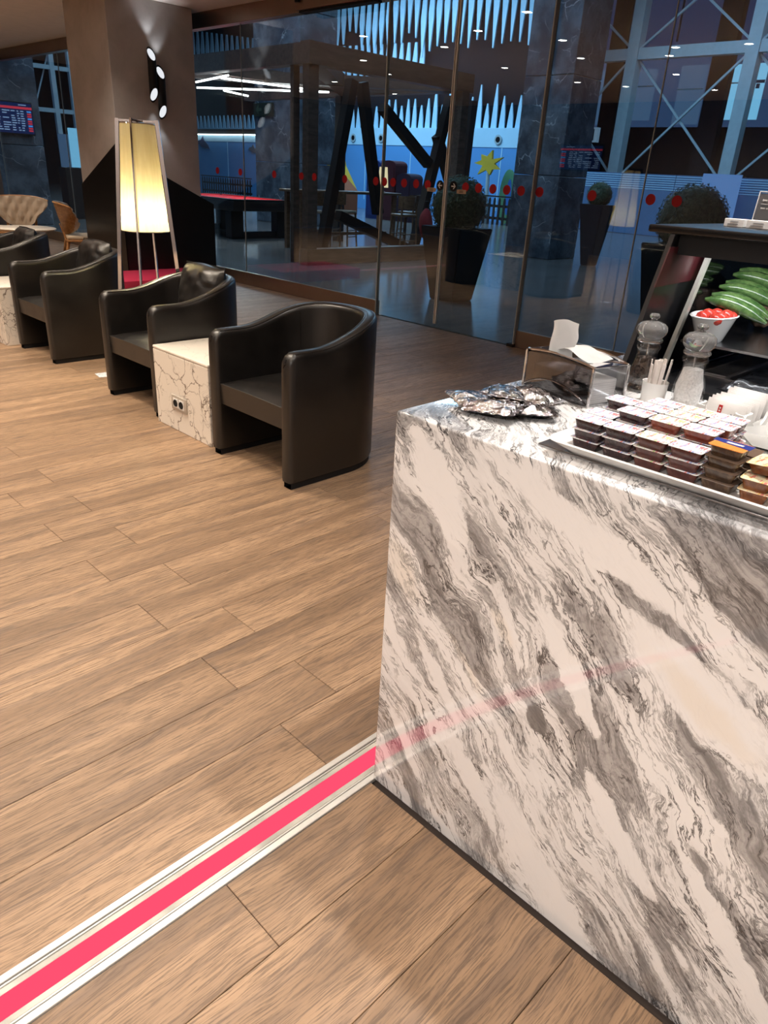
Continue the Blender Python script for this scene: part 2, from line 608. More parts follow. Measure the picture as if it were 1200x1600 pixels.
M_BLACKM = simple('matt_black', (0.010, 0.010, 0.011), 0.65, 0, 0.3, var=0.1)
M_NAVY = simple('dark_navy_pot', (0.008, 0.011, 0.02), 0.4, 0, 0.4, var=0.1)
M_CEIL = simple('ceiling_paint', (0.80, 0.72, 0.66), 0.85, 0, 0.2, var=0.03)
M_WALLP = simple('warm_grey_wall_paint', (0.15, 0.12, 0.105), 0.8, 0, 0.2, var=0.04)
M_RED = simple('pink_lit_red', (0.66, 0.045, 0.115), 0.35, 0, 0.5, var=0.05)  # platform colour holds the pink glow of the strip light
M_REDCLOTH = simple('red_baize', (0.75, 0.045, 0.055), 0.9, 0, 0.1, var=0.05)
M_DOT = simple('red_vinyl', (0.45, 0.012, 0.02), 0.5, 0, 0.3, var=0.03)
M_WHITE = simple('white_ceramic', (0.84, 0.83, 0.81), 0.14, 0, 0.5, var=0.02)
M_PAPER = simple('white_tissue', (0.88, 0.87, 0.86), 0.9, 0, 0.1, var=0.03, bump=0.15, bscale=60)
M_PAPERG = simple('printed_grey', (0.42, 0.42, 0.44), 0.8, 0, 0.1, var=0.3, vscale=90)
M_INKRED = simple('red_print', (0.55, 0.03, 0.03), 0.6, 0, 0.2, var=0.05)
M_INKGREY = simple('grey_print', (0.33, 0.33, 0.35), 0.6, 0, 0.2, var=0.05)
M_STICK = simple('paper_wrapped_stick', (0.82, 0.76, 0.72), 0.8, 0, 0.2, var=0.08, vscale=30)
M_PLASTICW = simple('white_plastic', (0.80, 0.78, 0.75), 0.4, 0, 0.4, var=0.03)
M_PLASTICG = simple('silver_plastic', (0.52, 0.47, 0.41), 0.4, 0.3, 0.4, var=0.04)
M_BLUEWALL = simple('mid_blue_wall_paint', (0.10, 0.30, 0.62), 0.7, 0, 0.2, var=0.05, vscale=0.6)
M_PALEBLUE = simple('pale_blue_panel', (0.42, 0.68, 0.86), 0.6, 0, 0.2, var=0.05, vscale=0.6)
M_VOID = simple('dark_roof_paint', (0.012, 0.013, 0.018), 0.9, 0, 0.1, var=0.1)
M_DARKWOOD = mat_wood('dark_brown_timber', (0.075, 0.048, 0.036), (0.14, 0.092, 0.07), (3, 18, 18), 0.45)
M_OAK = mat_wood('honey_oak', (0.36, 0.17, 0.065), (0.55, 0.29, 0.12))
M_STOOLW = mat_wood('walnut_stool', (0.14, 0.075, 0.04), (0.24, 0.135, 0.075))
M_BEIGE = simple('beige_upholstery', (0.46, 0.37, 0.29), 0.75, 0, 0.2, var=0.06, bump=0.1)
M_CREAMSEAT = simple('cream_seat_pad', (0.55, 0.44, 0.32), 0.7, 0, 0.2, var=0.05)
M_GLASS = glass_sheet('clear_wall_glass', (0.84, 0.91, 0.94), 0.085, 0.90)
M_CASEGLASS = glass_sheet('case_glass', (0.80, 0.80, 0.80), 0.06, 0.9)
M_ACRYL = glass_sheet('clear_acrylic', (0.90, 0.90, 0.91), 0.07, 0.9)
M_EDGE = simple('glass_edge', (0.42, 0.47, 0.49), 0.3, 0.0, 0.5, var=0.05)
M_LED = emit('white_led_tube', (1.0, 0.97, 0.90), 4.0)
M_PINK = emit('pink_led_diffuser', (1.0, 0.075, 0.150), 0.46)
M_LIGHTDISC = emit('downlight_lens', (1.0, 0.92, 0.80), 26.0)
M_SCONCE = emit('sconce_glow', (0.92, 0.95, 1.0), 0.36)
M_SCREEN = emit('screen_dark_blue', (0.012, 0.025, 0.10), 0.35)
M_SCRED = emit('screen_red', (0.85, 0.06, 0.10), 0.32)
M_SCTEXT = emit('screen_text', (0.45, 0.65, 1.0), 0.24)
M_SCCYAN = emit('screen_blue', (0.10, 0.38, 0.95), 0.35)
M_WINLIT = emit('lit_window', (0.22, 0.56, 0.82), 0.42)
M_WINDIM = emit('dim_lit_window', (0.10, 0.19, 0.34), 0.24)
M_FROST = simple('frosted_blue_glass', (0.085, 0.165, 0.31), 0.5, 0, 0.4, var=0.06, vscale=1.5)
M_LIGHTPANEL = emit('backlit_blue_panel', (0.12, 0.25, 0.55), 0.36)


def pbr_glass(name, col, rough, ior=1.49):
    t = NT(name)
    t.bsdf(col, rough, 0, 0.5, None, Transmission_Weight=1.0, IOR=ior)
    return t.done()


M_CLEAR = simple('clear_moulded_acrylic', (0.95, 0.95, 0.95), 0.03, var=0.01, Transmission_Weight=0.86, IOR=1.45)
M_MILL = glass_sheet('mill_acrylic', (0.95, 0.95, 0.95), 0.12, 0.88)
M_PEPPER = simple('peppercorns', (0.05, 0.035, 0.028), 0.6, 0, 0.3, var=0.8, vscale=160, bump=0.9, bscale=160)
M_SALT = simple('coarse_salt', (0.93, 0.92, 0.91), 0.5, 0, 0.4, var=0.12, vscale=200, bump=0.8, bscale=200)

# =================================================================== FLOOR
PW = 0.2093
GAP = 0.0016


def plank_mesh(L, w, name='plank'):
    bm = B()
    c = 0.0012
    z0, z1 = -0.012, 0.0
    x, y = L / 2 - GAP / 2, w / 2 - GAP / 2
    lo = [bm.verts.new((sx * x, sy * y, z0)) for sx, sy in ((-1, -1), (1, -1), (1, 1), (-1, 1))]
    mi = [bm.verts.new((sx * x, sy * y, z1 - c)) for sx, sy in ((-1, -1), (1, -1), (1, 1), (-1, 1))]
    hi = [bm.verts.new((sx * (x - c), sy * (y - c), z1)) for sx, sy in ((-1, -1), (1, -1), (1, 1), (-1, 1))]
    bm.faces.new(hi)
    for i in range(4):
        j = (i + 1) % 4
        bm.faces.new((lo[i], lo[j], mi[j], mi[i])); bm.faces.new((mi[i], mi[j], hi[j], hi[i]))
    me = bpy.data.meshes.new(name)
    bmesh.ops.recalc_face_normals(bm, faces=bm.faces[:])
    bm.to_mesh(me); bm.free(); me.materials.append(M_PLANK)
    return me


bm = B(); box(bm, -4.4, 5.93, -3.9, 16.9, -0.10, -0.0125)
floor = structure(obj('floor', bm, simple('floor_screed', (0.07, 0.05, 0.04), 0.9)))
_cache = {}


def plank(xa, xb, ya, yb):
    k = (round(xb - xa, 3), round(yb - ya, 3))
    if k not in _cache:
        _cache[k] = plank_mesh(*k)
    return inst('plank', _cache[k], floor, ((xa + xb) / 2, (ya + yb) / 2, 0))


rest = []


def lay(ya, yb, joint, x_lo, x_hi, vis):
    n0 = math.floor((x_lo - joint) / 1.2)
    x = joint + n0 * 1.2
    while x < x_hi - 1e-6:
        a, b = max(x, x_lo), min(x + 1.2, x_hi)
        if b - a > 0.02:
            if vis(a, b, ya):
                plank(a, b, ya, yb)
            else:
                rest.append((a, b, ya, yb))
        x += 1.2


def vis_main(a, b, y):
    # planks that the picture shows near enough to tell apart
    return y < 6.7 and b > 0.16 + 0.19 * y and a > -1.3


k = 0
y = 1.10
while y < 16.8:
    lay(y, min(y + PW, 16.9), 0.985 if k % 2 == 0 else 1.203, -4.4, 5.93, vis_main)
    y += PW; k += 1
k = 0
y = 0.976
for yy in (0.782, 0.570, 0.362, 0.160, -0.045):
    lay(yy, y, (0.582, 0.102, -0.15, 0.42, 0.0)[k], -4.4, 1.03 if yy > -3 else 5.9, lambda a, b, q: b > 0.1 and a < 1.05)
    y = yy; k += 1
while y > -3.8:
    lay(y - 0.207, y, 0.2 + 0.37 * (k % 3), -4.4, 1.03, lambda a, b, q: False)
    y -= 0.207; k += 1
bm = B()
for a, b, c, d in rest:
    box(bm, a + GAP / 2, b - GAP / 2, c + GAP / 2, d - GAP / 2, -0.012, 0.0)
o = obj('far_planks', bm, M_PLANK, floor); o['kind'] = 'stuff'


# =================================================================== LED STRIPS
def led_strip(x0, x1, yc, label, cuts=()):
    t = thing('floor_light_strip', label, 'light strip', ((x0 + x1) / 2, yc, 0))
    L = (x1 - x0) / 2

    def bar(nm, ya, yb, za, zb, m):
        bm = B(); box(bm, -L, L, ya, yb, za, zb, 0.0012, 1); return obj(nm, bm, m, t)
    bar('edge_rail', -0.0615, -0.0455, -0.01, 0.004, M_ALU)
    bar('edge_rail', 0.0455, 0.0615, -0.01, 0.004, M_ALU)
    bar('inner_rail', -0.0425, -0.0385, -0.01, 0.0025, M_ALU)
    bar('inner_rail', 0.0385, 0.0425, -0.01, 0.0025, M_ALU)
    bar('filler', -0.0375, -0.0235, -0.01, 0.0008, M_ALUGREY)
    bar('filler', 0.0235, 0.0375, -0.01, 0.0008, M_ALUGREY)
    bar('channel', -0.0615, 0.0615, -0.012, -0.006, M_BLACKM)
    xs = [x0] + list(cuts) + [x1]
    for a, b in zip(xs[:-1], xs[1:]):
        bm = B(); box(bm, a - (x0 + x1) / 2 + 0.0011, b - (x0 + x1) / 2 - 0.0011, -0.0230, 0.0230, -0.006, 0.0015)
        obj('diffuser', bm, M_PINK, t)
    return t


led_strip(-1.2, 1.6, 1.038, 'glowing pink light strip in aluminium rails meeting the marble counter', (0.52,))
led_strip(-1.0, 3.95, 9.10, 'far pink light strip in the floor by the red platform')

# =================================================================== CEILING, WALLS, GLASS FRONT
bm = B(); box(bm, -4.5, 5.9, -4, 17, 3.17, 3.30)
structure(obj('ceiling', bm, M_CEIL))
bm = B(); box(bm, -4.6, -4.5, -4, 17, 0, 3.17)
structure(obj('wall_back', bm, M_WALLP))
bm = B(); box(bm, -4.5, 6.0, -4.1, -4.0, 0, 3.17)
structure(obj('wall_right', bm, M_WALLP))
bm = B(); box(bm, -4.5, 5.9, 17.0, 17.1, 0, 3.17)
structure(obj('wall_left', bm, M_WALLP))
bm = B(); box(bm, 5.90, 6.02, -4, 17, 3.0, 3.30, 0.004, 1)
structure(obj('trim_1', bm, M_BRONZE))
hd = bpy.data.objects.new('trim_2', None); COL.objects.link(hd); structure(hd)
bm = B(); box(bm, 5.76, 5.897, 3.9, 6.03, 3.02, 3.168, 0.004, 1); obj('door_header', bm, M_BRONZE, hd)
bm = B(); box(bm, 5.76, 5.897, 6.04, 7.25, 2.985, 3.165, 0.004, 1); obj('drive_cover', bm, M_BRONZE, hd)
bm = B(); box(bm, 5.78, 5.88, 6.06, 7.22, 2.965, 2.984); obj('shadow_gap', bm, M_BLACKM, hd)
bm = B(); lathe(bm, [(0, -0.05), (0.03, -0.05), (0.035, 0.0), (0.03, 0.05), (0, 0.05)], 12); obj('motion_sensor', bm, M_BLACK, hd, True, (5.74, 7.2, 3.10))

XG = 5.96
panes = [(-3.9, 1.0), (1.0, 3.03), (3.03, 4.06), (5.99, 8.556), (8.556, 11.2), (11.2, 13.8), (13.8, 16.9)]
for i, (a, b) in enumerate(panes):
    w = bpy.data.objects.new('window_%d' % (i + 1), None); COL.objects.link(w); structure(w)
    w.location = (XG, (a + b) / 2, 0)
    L = (b - a) / 2
    bm = B(); box(bm, -0.006, 0.006, -L + 0.004, L - 0.004, 0.15, 3.0); obj('pane', bm, M_GLASS, w)
    bm = B(); box(bm, -0.022, 0.022, -L + 0.002, L - 0.002, 0.0, 0.158, 0.002, 1); obj('kickplate', bm, M_KICK, w)
    bm = B(); box(bm, -0.007, 0.007, L - 0.004, L + 0.004, 0.158, 3.0); obj('pane_joint', bm, M_EDGE, w)

dt = bpy.data.objects.new('door_1', None); COL.objects.link(dt); structure(dt); dt.location = (XG - 0.03, 5.03, 0)
for nm, a, b in (('door_leaf', 5.10, 5.985), ('door_leaf', 4.065, 5.09)):
    bm = B(); box(bm, -0.006, 0.006, a - 5.03, b - 5.03, 0.012, 3.0)
    lf = obj(nm, bm, M_GLASS, dt)
    bm = B(); e = a if a > 5 else b
    box(bm, -0.016, 0.016, e - 5.03 - 0.013, e - 5.03 + 0.013, 0.05, 2.93, 0.003, 1); obj('edge_rail', bm, M_DOORRAIL, lf)
for yy in (5.985, 4.062):
    bm = B(); box(bm, -0.02, 0.02, yy - 5.03 - 0.006, yy - 5.03 + 0.006, 0.0, 3.0); obj('jamb', bm, M_EDGE, dt)
bm = B(); box(bm, -0.03, 0.03, -0.98, -0.90, 0.0, 0.03, 0.004, 1); obj('floor_guide', bm, M_BLACK, dt)

# stickers on the glass
dot_me = None
DOTS = [9.16, 8.63, 7.91, 7.38, 7.14, 6.61, 6.11, 5.95, 5.82, 5.66, 5.49, 5.33, 4.84, 4.68, 4.51, 4.35, 4.19, 4.01, 3.48, 2.95, 2.73]
bm = B(); prism(bm, circle(0.042, 24), onX, -0.0006, 0.0006)
tmp = obj('dot_sticker', bm, M_DOT); dot_me = tmp.data; bpy.data.objects.remove(tmp)
wins = {o.name: o for o in COL.objects if o.name.startswith('window_')}


def host(yy):
    if 4.06 < yy < 5.99:
        return dt, XG - 0.038
    for i, (a, b) in enumerate(panes):
        if a <= yy <= b:
            return wins['window_%d' % (i + 1)], XG - 0.0085


for yy in DOTS:
    h, x = host(yy)
    inst('dot_sticker', dot_me, h, (x - h.location.x, yy - h.location.y, 1.388))
for yy, sgn in ((5.165, 1), (4.99, -1)):
    bm = B(); prism(bm, circle(0.047, 24), onX, -0.0006, 0.0006)
    d = obj('arrow_sticker', bm, M_BLACKM, dt, False, (-0.0085, yy - 5.03, 1.388))
    bm = B()
    s = sgn
    arrow = [(0.028 * s, 0.0), (0.004 * s, 0.026), (-0.006 * s, 0.026), (0.008 * s, 0.006), (-0.028 * s, 0.006), (-0.028 * s, -0.006), (0.008 * s, -0.006), (-0.006 * s, -0.026), (0.004 * s, -0.026)]
    prism(bm, arrow, onX, -0.0016, -0.0008); obj('arrow', bm, M_WHITE, d)
for yy in (5.275, 4.885):
    bm = B(); box(bm, -0.0006, 0.0006, -0.058, 0.058, -0.018, 0.018)
    d = obj('notice_sticker', bm, simple('tan_vinyl', (0.55, 0.40, 0.28), 0.6), dt, False, (-0.0085, yy - 5.03, 1.345))
    for q in (0.006, -0.006):
        bm = B(); box(bm, -0.0012, -0.0007, -0.022, 0.028, q - 0.0022, q + 0.0022); obj('print_line', bm, M_BLACKM, d)

# =================================================================== CEILING DOWNLIGHTS
LIGHTS = [(0.15, 0.75), (-0.6, 2.1), (0.75, 2.35), (1.55, 3.55), (0.35, 4.1), (1.45, 5.25), (2.45, 2.1), (0.88, 5.6), (1.33, 4.35), (2.5, 6.3),  # some located by their reflections, others added unseen to light floor and counter
          (-0.85, 6.3), (-2.0, 7.8), (1.14, 6.85), (2.69, 8.12), (0.69, 8.53), (0.8, 11.14), (-1.2, 8.34), (-1.77, 13.5),
          (-2.87, 6.5), (-2.6, -0.4), (-3.4, 0.7), (0.35, -0.9), (1.75, 0.35), (1.9, -1.2), (-2.5, 2.5), (3.45, 6.9), (4.07, 5.72), (3.2, 11.6), (2.3, 10.3), (3.9, 8.6), (0.4, 13.2), (2.6, 14.2), (4.3, 13.9)]  # last pair added to lift the far left ceiling and seats
DIM = {(3.45, 6.9): 0.12, (4.07, 5.72): 0.12, (2.69, 8.12): 0.8, (3.9, 8.6): 0.8, (2.5, 6.3): 0.7, (2.45, 2.1): 0.35,
       (0.15, 0.75): 0.30, (-0.6, 2.1): 0.45, (1.75, 0.35): 1.7, (-2.6, -0.4): 5.4, (-3.4, 0.7): 6.0, (3.2, 11.6): 1.7, (2.3, 10.3): 1.2}  # the strongest two are unseen lights added to brighten the marble front
dl = None
for i, (x, yv) in enumerate(LIGHTS):
    if dl is None:
        dl = thing('ceiling_downlight', 'small round recessed downlight shining in the pale ceiling', 'downlight', (x, yv, 3.17), 0, 'recessed ceiling downlights')
        bm = B(); lathe(bm, [(0.062, -0.001), (0.070, -0.004), (0.066, -0.008), (0.052, -0.006), (0.052, 0.0)], 20); obj('ring', bm, M_WHITE, dl, True)
        bm = B(); prism(bm, circle(0.051, 20), onZ, -0.005, -0.003); obj('lens', bm, M_LIGHTDISC, dl)
    else:
        dup(dl, (x, yv, 3.17), 0, dl['label'])
    d = bpy.data.lights.new('downlight_beam', 'SPOT')
    d.energy = SPOT_W * DIM.get((x, yv), 1.0); d.color = WARM if (x > -0.2 and yv > 2.2) else NEUTRAL; d.shadow_soft_size = 0.05
    d.spot_size = R(112 if x > -1.4 else 155); d.spot_blend = 0.9
    o = bpy.data.objects.new('downlight_beam', d); COL.objects.link(o); o.location = (x, yv, 3.155)

# =================================================================== MARBLE COUNTER
ZT = 1.015
bm = B(); box(bm, 1.04, 3.1, -1.9, 0.979, 0.003, ZT, 0.006, 3)
ct = obj('marble_counter', bm, M_MARBLE, None, True)
tag(ct, 'white marble buffet counter with slanting grey veins', 'counter')
bm = B(); box(bm, 1.046, 3.09, -1.89, 0.972, 0.0, 0.004); obj('base_joint', bm, M_BLACKM, ct)

# =================================================================== COLUMN
CX0, CX1, CY0, CY1 = 4.607, 5.735, 9.25, 10.34
t = thing('column', 'square grey plaster column with a jagged black base and wall lights', 'column', (5.17, 9.8, 0))
bm = B(); box(bm, CX0 - 5.17, CX1 - 5.17, CY0 - 9.8, CY1 - 9.8, 0, 3.17, 0.006, 1); obj('shaft', bm, M_PLASTER, t)
bm = B()
prism(bm, [(CX0 - 5.17 - 0.012, 0), (5.92 - 5.17, 0), (5.92 - 5.17, 0.965), (CX1 - 5.17, 1.046), (5.11 - 5.17, 1.330), (CX0 - 5.17 - 0.012, 1.644)], onY, CY0 - 9.8 - 0.014, CY0 - 9.8 - 0.001)
obj('base_cladding', bm, M_BLACK, t)
bm = B()
prism(bm, [(CY0 - 9.8 - 0.014, 0), (CY1 - 9.8, 0), (CY1 - 9.8, 1.13), (CY0 - 9.8 - 0.014, 1.644)], onX, CX0 - 5.17 - 0.014, CX0 - 5.17 - 0.001)
obj('base_cladding', bm, M_BLACK, t)

bm = B(); box(bm, 4.02, 5.50, 8.36, 9.23, 0.0, 0.155, 0.006, 2)
tag(obj('red_platform', bm, M_RED, None, True), 'low platform against the column, strip glow put into its red colour', 'platform')


def sconce(x, z0, z1, label):
    t = thing('wall_sconce', label, 'wall lamp', (x, 9.185, (z0 + z1) / 2), 0, 'black tube wall lamps on the column')
    h = (z1 - z0) / 2
    n = 28
    r = 0.050
    cut = 1.55

    def ring(bm, rad, top):
        vs = []
        for k in range(n):
            a = 2 * math.pi * k / n
            xx, yy = rad * math.cos(a), rad * math.sin(a)
            zz = (h - 0.085 + cut * yy * 1.0) if top else (-h + 0.085 - cut * yy)
            vs.append(bm.verts.new((xx, yy, zz)))
        return vs
    bm = B()
    o1, o0 = ring(bm, r, True), ring(bm, r, False)
    i1, i0 = ring(bm, r - 0.004, True), ring(bm, r - 0.004, False)
    for k in range(n):
        j = (k + 1) % n
        bm.faces.new((o0[k], o0[j], o1[j], o1[k])); bm.faces.new((o1[k], o1[j], i1[j], i1[k]))
        bm.faces.new((o0[k], o0[j], i0[j], i0[k])); bm.faces.new((i0[k], i0[j], i1[j], i1[k]))
    obj('tube_body', bm, M_BLACKM, t, True)
    for top in (True, False):
        bm = B(); vs = ring(bm, r - 0.0045, top)
        off = Vector((0, 0.012, -0.010 if top else 0.010))
        for v in vs:
            v.co += off * 0.5
        bm.faces.new(vs)
        bmesh.ops.solidify(bm, geom=bm.faces[:], thickness=0.002)
        obj('glow_disc', bm, M_SCONCE, t)
    bm = B(); box(bm, -0.02, 0.02, 0.045, 0.064, -0.03, 0.03); obj('wall_bracket', bm, M_BLACKM, t)
    for s in (1, -1):
        d = bpy.data.lights.new('sconce_light', 'SPOT'); d.energy = 1.5 if s > 0 else 0.8; d.color = (0.9, 0.95, 1.0); d.shadow_soft_size = 0.02
        d.spot_size = R(70); d.spot_blend = 0.7
        o = bpy.data.objects.new('sconce_light', d); COL.objects.link(o); o.parent = t
        o.location = (0, -0.005, s * (h + 0.02))
        o.rotation_euler = (0 if s < 0 else math.pi, 0, 0)


sconce(5.110, 2.10, 2.70, 'upper of the two black tube wall lamps with slanted ends on column')
sconce(5.215, 1.925, 2.525, 'lower of the two black tube wall lamps with slanted ends on column')


# =================================================================== TUB ARMCHAIRS (front towards -X)
def tub_chair(label):
    t = thing('tub_armchair', label, 'armchair', (0, 0, 0), 0, 'black leather tub armchairs')
    Wd, D, th = 0.70, 0.755, 0.078
    yc = (Wd - th) / 2
    xs = D - Wd / 2
    path = []
    n1, n2 = 12, 26
    for i in range(n1):
        q = i / n1
        path.append((q * q * xs * 0.35 + q * xs * 0.65, -yc, 0.0, -1.0))
    for i in range(n2 + 1):
        a = -math.pi / 2 + math.pi * i / n2
        path.append((xs + (yc) * math.cos(a), yc * math.sin(a), math.cos(a), math.sin(a)))
    for i in range(n1 - 1, -1, -1):
        q = i / n1
        path.append((q * q * xs * 0.35 + q * xs * 0.65, yc, 0.0, 1.0))
    # extra rings to round the arm fronts
    fr = [0.0, 0.006, 0.02, 0.04]
    path = [(x, -yc, 0, -1) for x in fr] + [p for p in path if p[0] > 0.05] + [(x, yc, 0, 1) for x in fr[::-1]]

    def height(x):
        h = 0.683 + 0.112 * sstep(0.18, 0.68, x)
        if x < 0.055:
            rr = 0.055
            h -= rr - math.sqrt(max(rr * rr - (rr - x) ** 2, 0))
        return h

    def shrink(x):
        return 0.012 * (1 - math.sqrt(max(0, 1 - (1 - min(x, 0.02) / 0.02) ** 2)))
    bm = B(); rings = []
    for x, y, nx, ny in path:
        h = height(x); hw = th / 2 - shrink(x); rr = 0.032
        sec = [(hw - 0.004, 0.035), (hw, 0.05), (hw, h - rr)]
        for k in range(1, 5):
            a = math.pi / 2 * k / 4
            sec.append((hw - rr + rr * math.cos(a), h - rr + rr * math.sin(a)))
        for k in range(0, 4):
            a = math.pi / 2 * k / 4
            sec.append((-hw + rr - rr * math.sin(a), h - rr + rr * math.cos(a)))
        sec += [(-hw, h - rr), (-hw, 0.05), (-hw + 0.004, 0.035)]
        rings.append([bm.verts.new((x + nx * o, y + ny * o, z)) for o, z in sec])
    m = len(rings[0])
    for a, b in zip(rings[:-1], rings[1:]):
        for k in range(m):
            bm.faces.new((a[k], b[k], b[(k + 1) % m], a[(k + 1) % m]))
    bm.faces.new(rings[0]); bm.faces.new(rings[-1][::-1])
    sh = obj('shell', bm, M_LEATHER, t, True)
    for side, o in (('out', th / 2 - 0.012), ('in', -th / 2 + 0.012)):
        pts = [(x + nx * o, y + ny * o, height(x) - 0.006) for x, y, nx, ny in path if x > 0.03]
        bm = B(); tube(bm, pts, 0.0030, 6); obj('piping', bm, M_LEATHER, sh, True)
    # vertical seams on the inside of the back
    for s in (-1, 1):
        a = R(62) * s
        px, py = xs + (yc - th / 2 - 0.001) * math.cos(a), (yc - th / 2 - 0.001) * math.sin(a)
        bm = B(); tube(bm, [(px, py, 0.43), (px, py, height(px) - 0.03)], 0.0022, 6); obj('seam', bm, M_LEATHER, sh, True)
    # plinth
    bm = B(); rings = []
    for x, y, nx, ny in path:
        x = max(x, 0.012)
        rings.append([bm.verts.new((x + nx * o, y + ny * o, z)) for o, z in ((0.028, 0.0), (0.028, 0.036), (-0.028, 0.036), (-0.028, 0.0))])
    for a, b in zip(rings[:-1], rings[1:]):
        if (a[0].co - b[0].co).length < 1e-6:
            continue
        for k in range(4):
            bm.faces.new((a[k], b[k], b[(k + 1) % 4], a[(k + 1) % 4]))
    obj('plinth', bm, M_BLACKM, t)
    # seat pad, slightly domed, leaving the dark gap below
    bm = B(); iy = Wd / 2 - th - 0.002
    nx_, ny_ = 16, 14
    top = {}; bot = {}
    for i in range(nx_ + 1):
        for j in range(ny_ + 1):
            x = 0.022 + (0.600 - 0.022) * i / nx_
            wy = iy if x < xs else math.sqrt(max((iy) ** 2 - (x - xs) ** 2, 0.02))
            y = -wy + 2 * wy * j / ny_
            u, v = i / nx_, j / ny_
            ed = min(u * 8, 1) * min(min(v, 1 - v) * 10, 1)
            z = 0.405 + 0.022 * math.sqrt(ed) * (0.7 + 0.3 * math.sin(math.pi * v))
            top[i, j] = bm.verts.new((x - (0.006 * (1 - min(u * 8, 1))), y, z)); bot[i, j] = bm.verts.new((x, y, 0.295))
    for i in range(nx_):
        for j in range(ny_):
            bm.faces.new((top[i, j], top[i + 1, j], top[i + 1, j + 1], top[i, j + 1]))
            bm.faces.new((bot[i, j], bot[i, j + 1], bot[i + 1, j + 1], bot[i + 1, j]))
    for i in range(nx_):
        bm.faces.new((top[i, 0], bot[i, 0], bot[i + 1, 0], top[i + 1, 0])); bm.faces.new((top[i, ny_], top[i + 1, ny_], bot[i + 1, ny_], bot[i, ny_]))
    for j in range(ny_):
        bm.faces.new((top[0, j], top[0, j + 1], bot[0, j + 1], bot[0, j])); bm.faces.new((top[nx_, j], bot[nx_, j], bot[nx_, j + 1], top[nx_, j + 1]))
    seat = obj('seat', bm, M_LEATHER, t, True)
    bm = B(); tube(bm, [(0.018, -iy + 0.01, 0.405), (0.018, 0, 0.408), (0.018, iy - 0.01, 0.405)], 0.0032, 6); obj('piping', bm, M_LEATHER, seat, True)
    return t


def back_cushion(loc, label, seed):
    """soft wrinkled leather scatter cushion leaning on the chair back"""
    bm = B(); n = 26
    w, h, th = 0.43, 0.345, 0.085
    g = {}
    for side in (1, -1):
        for i in range(n + 1):
            for j in range(n + 1):
                u, v = 2 * i / n - 1, 2 * j / n - 1
                e = max(0.0, (1 - abs(u) ** 3.2)) ** 0.55 * max(0.0, (1 - abs(v) ** 3.2)) ** 0.55
                pin = 1 - 0.05 * (u * u) * (v * v)
                rim = abs(u) ** 2 + abs(v) ** 2
                wr = mnoise.noise(Vector((u * 2.2 + seed, v * 7.0 * (0.5 + 0.5 * abs(u)), side))) * 0.011 * min(1.0, rim) + mnoise.noise(Vector((u * 4 + seed, v * 3, 5.0 * side))) * 0.006
                z = side * (th * e + wr * (0.2 + e))
                if i in (0, n) or j in (0, n):
                    z = 0.0
                    if side == -1:
                        g[side, i, j] = g[1, i, j]; continue
                g[side, i, j] = bm.verts.new((z, u * w / 2 * pin, v * h / 2 * pin * (1 + 0.03 * math.sin(3 * u + seed))))
        for i in range(n):
            for j in range(n):
                q = (g[side, i, j], g[side, i + 1, j], g[side, i + 1, j + 1], g[side, i, j + 1])
                bm.faces.new(q if side == 1 else q[::-1])
    o = obj('cushion', bm, M_LEATHER, None, True, loc)
    o.rotation_euler = (0, R(14), R(4 * math.sin(seed)))
    tag(o, label, 'cushion', 'black leather back cushions')
    edge = [(0, s[0] * w / 2, s[1] * h / 2) for s in ((-1, -0.97), (-1, 0), (-0.97, 0.98), (0, 1.0), (0.97, 0.98), (1, 0), (1, -0.97))]
    bm = B(); tube(bm, edge, 0.004, 6); obj('piping', bm, M_LEATHER, o, True)
    return o


ch = tub_chair('nearest black leather tub armchair, without a cushion, beside the marble cube')
ch.location = (2.045, 2.960, 0)
dup(ch, (2.10, 4.335, 0), 0, 'black leather tub armchair with cushion, behind the marble cube and under the lamp')
dup(ch, (2.125, 5.965, 0), 0, 'black leather tub armchair with cushion, beside the left marble cube, bluish sheen')
dup(ch, (2.13, 7.42, 0), 0, 'farthest black leather tub armchair with cushion, cut by the left picture edge')
back_cushion((2.657, 4.335, 0.690), 'black wrinkled leather cushion in the chair behind the marble cube', 1.0)
back_cushion((2.682, 5.965, 0.690), 'black wrinkled leather cushion in the chair left of the lamp', 2.3)
back_cushion((2.687, 7.42, 0.665), 'black wrinkled leather cushion in the farthest tub armchair', 4.1)


# =================================================================== MARBLE CUBES
def cube_table(x0, x1, y0, y1, label, socket):
    cx, cy = (x0 + x1) / 2, (y0 + y1) / 2
    t = thing('marble_cube_table', label, 'side table', (cx, cy, 0))
    bm = B(); box(bm, x0 - cx, x1 - cx, y0 - cy, y1 - cy, 0.0, 0.452, 0.004, 2); obj('body', bm, M_CUBE, t)
    bm = B(); box(bm, x0 - cx - 0.001, x1 - cx + 0.001, y0 - cy - 0.001, y1 - cy + 0.001, 0.4525, 0.472, 0.007, 3); obj('top_slab', bm, M_CUBETOP, t, True)
    if socket:
        bm = B(); box(bm, -0.009, 0.0, -0.082, 0.082, -0.045, 0.045, 0.004, 2)
        p = obj('socket_plate', bm, M_PLASTICG, t, True, (x0 - cx, 3.69 - cy, 0.175)); p['label'] = 'silver double power socket'
        for s in (-1, 1):
            bm = B(); box(bm, -0.0115, -0.0085, -0.028, 0.028, -0.028, 0.028, 0.002, 1); q = obj('socket_insert', bm, M_PLASTICW, p); q.location = (0, s * 0.031, 0)
            bm = B(); lathe(bm, [(0.0, 0.0), (0.020, 0.0), (0.021, 0.003), (0.022, 0.0)], 20)
            xform(bm, Matrix.Rotation(R(-90), 4, 'Y')); w_ = obj('socket_well', bm, M_BLACKM, p); w_.location = (-0.0118, s * 0.031, 0)
    return t


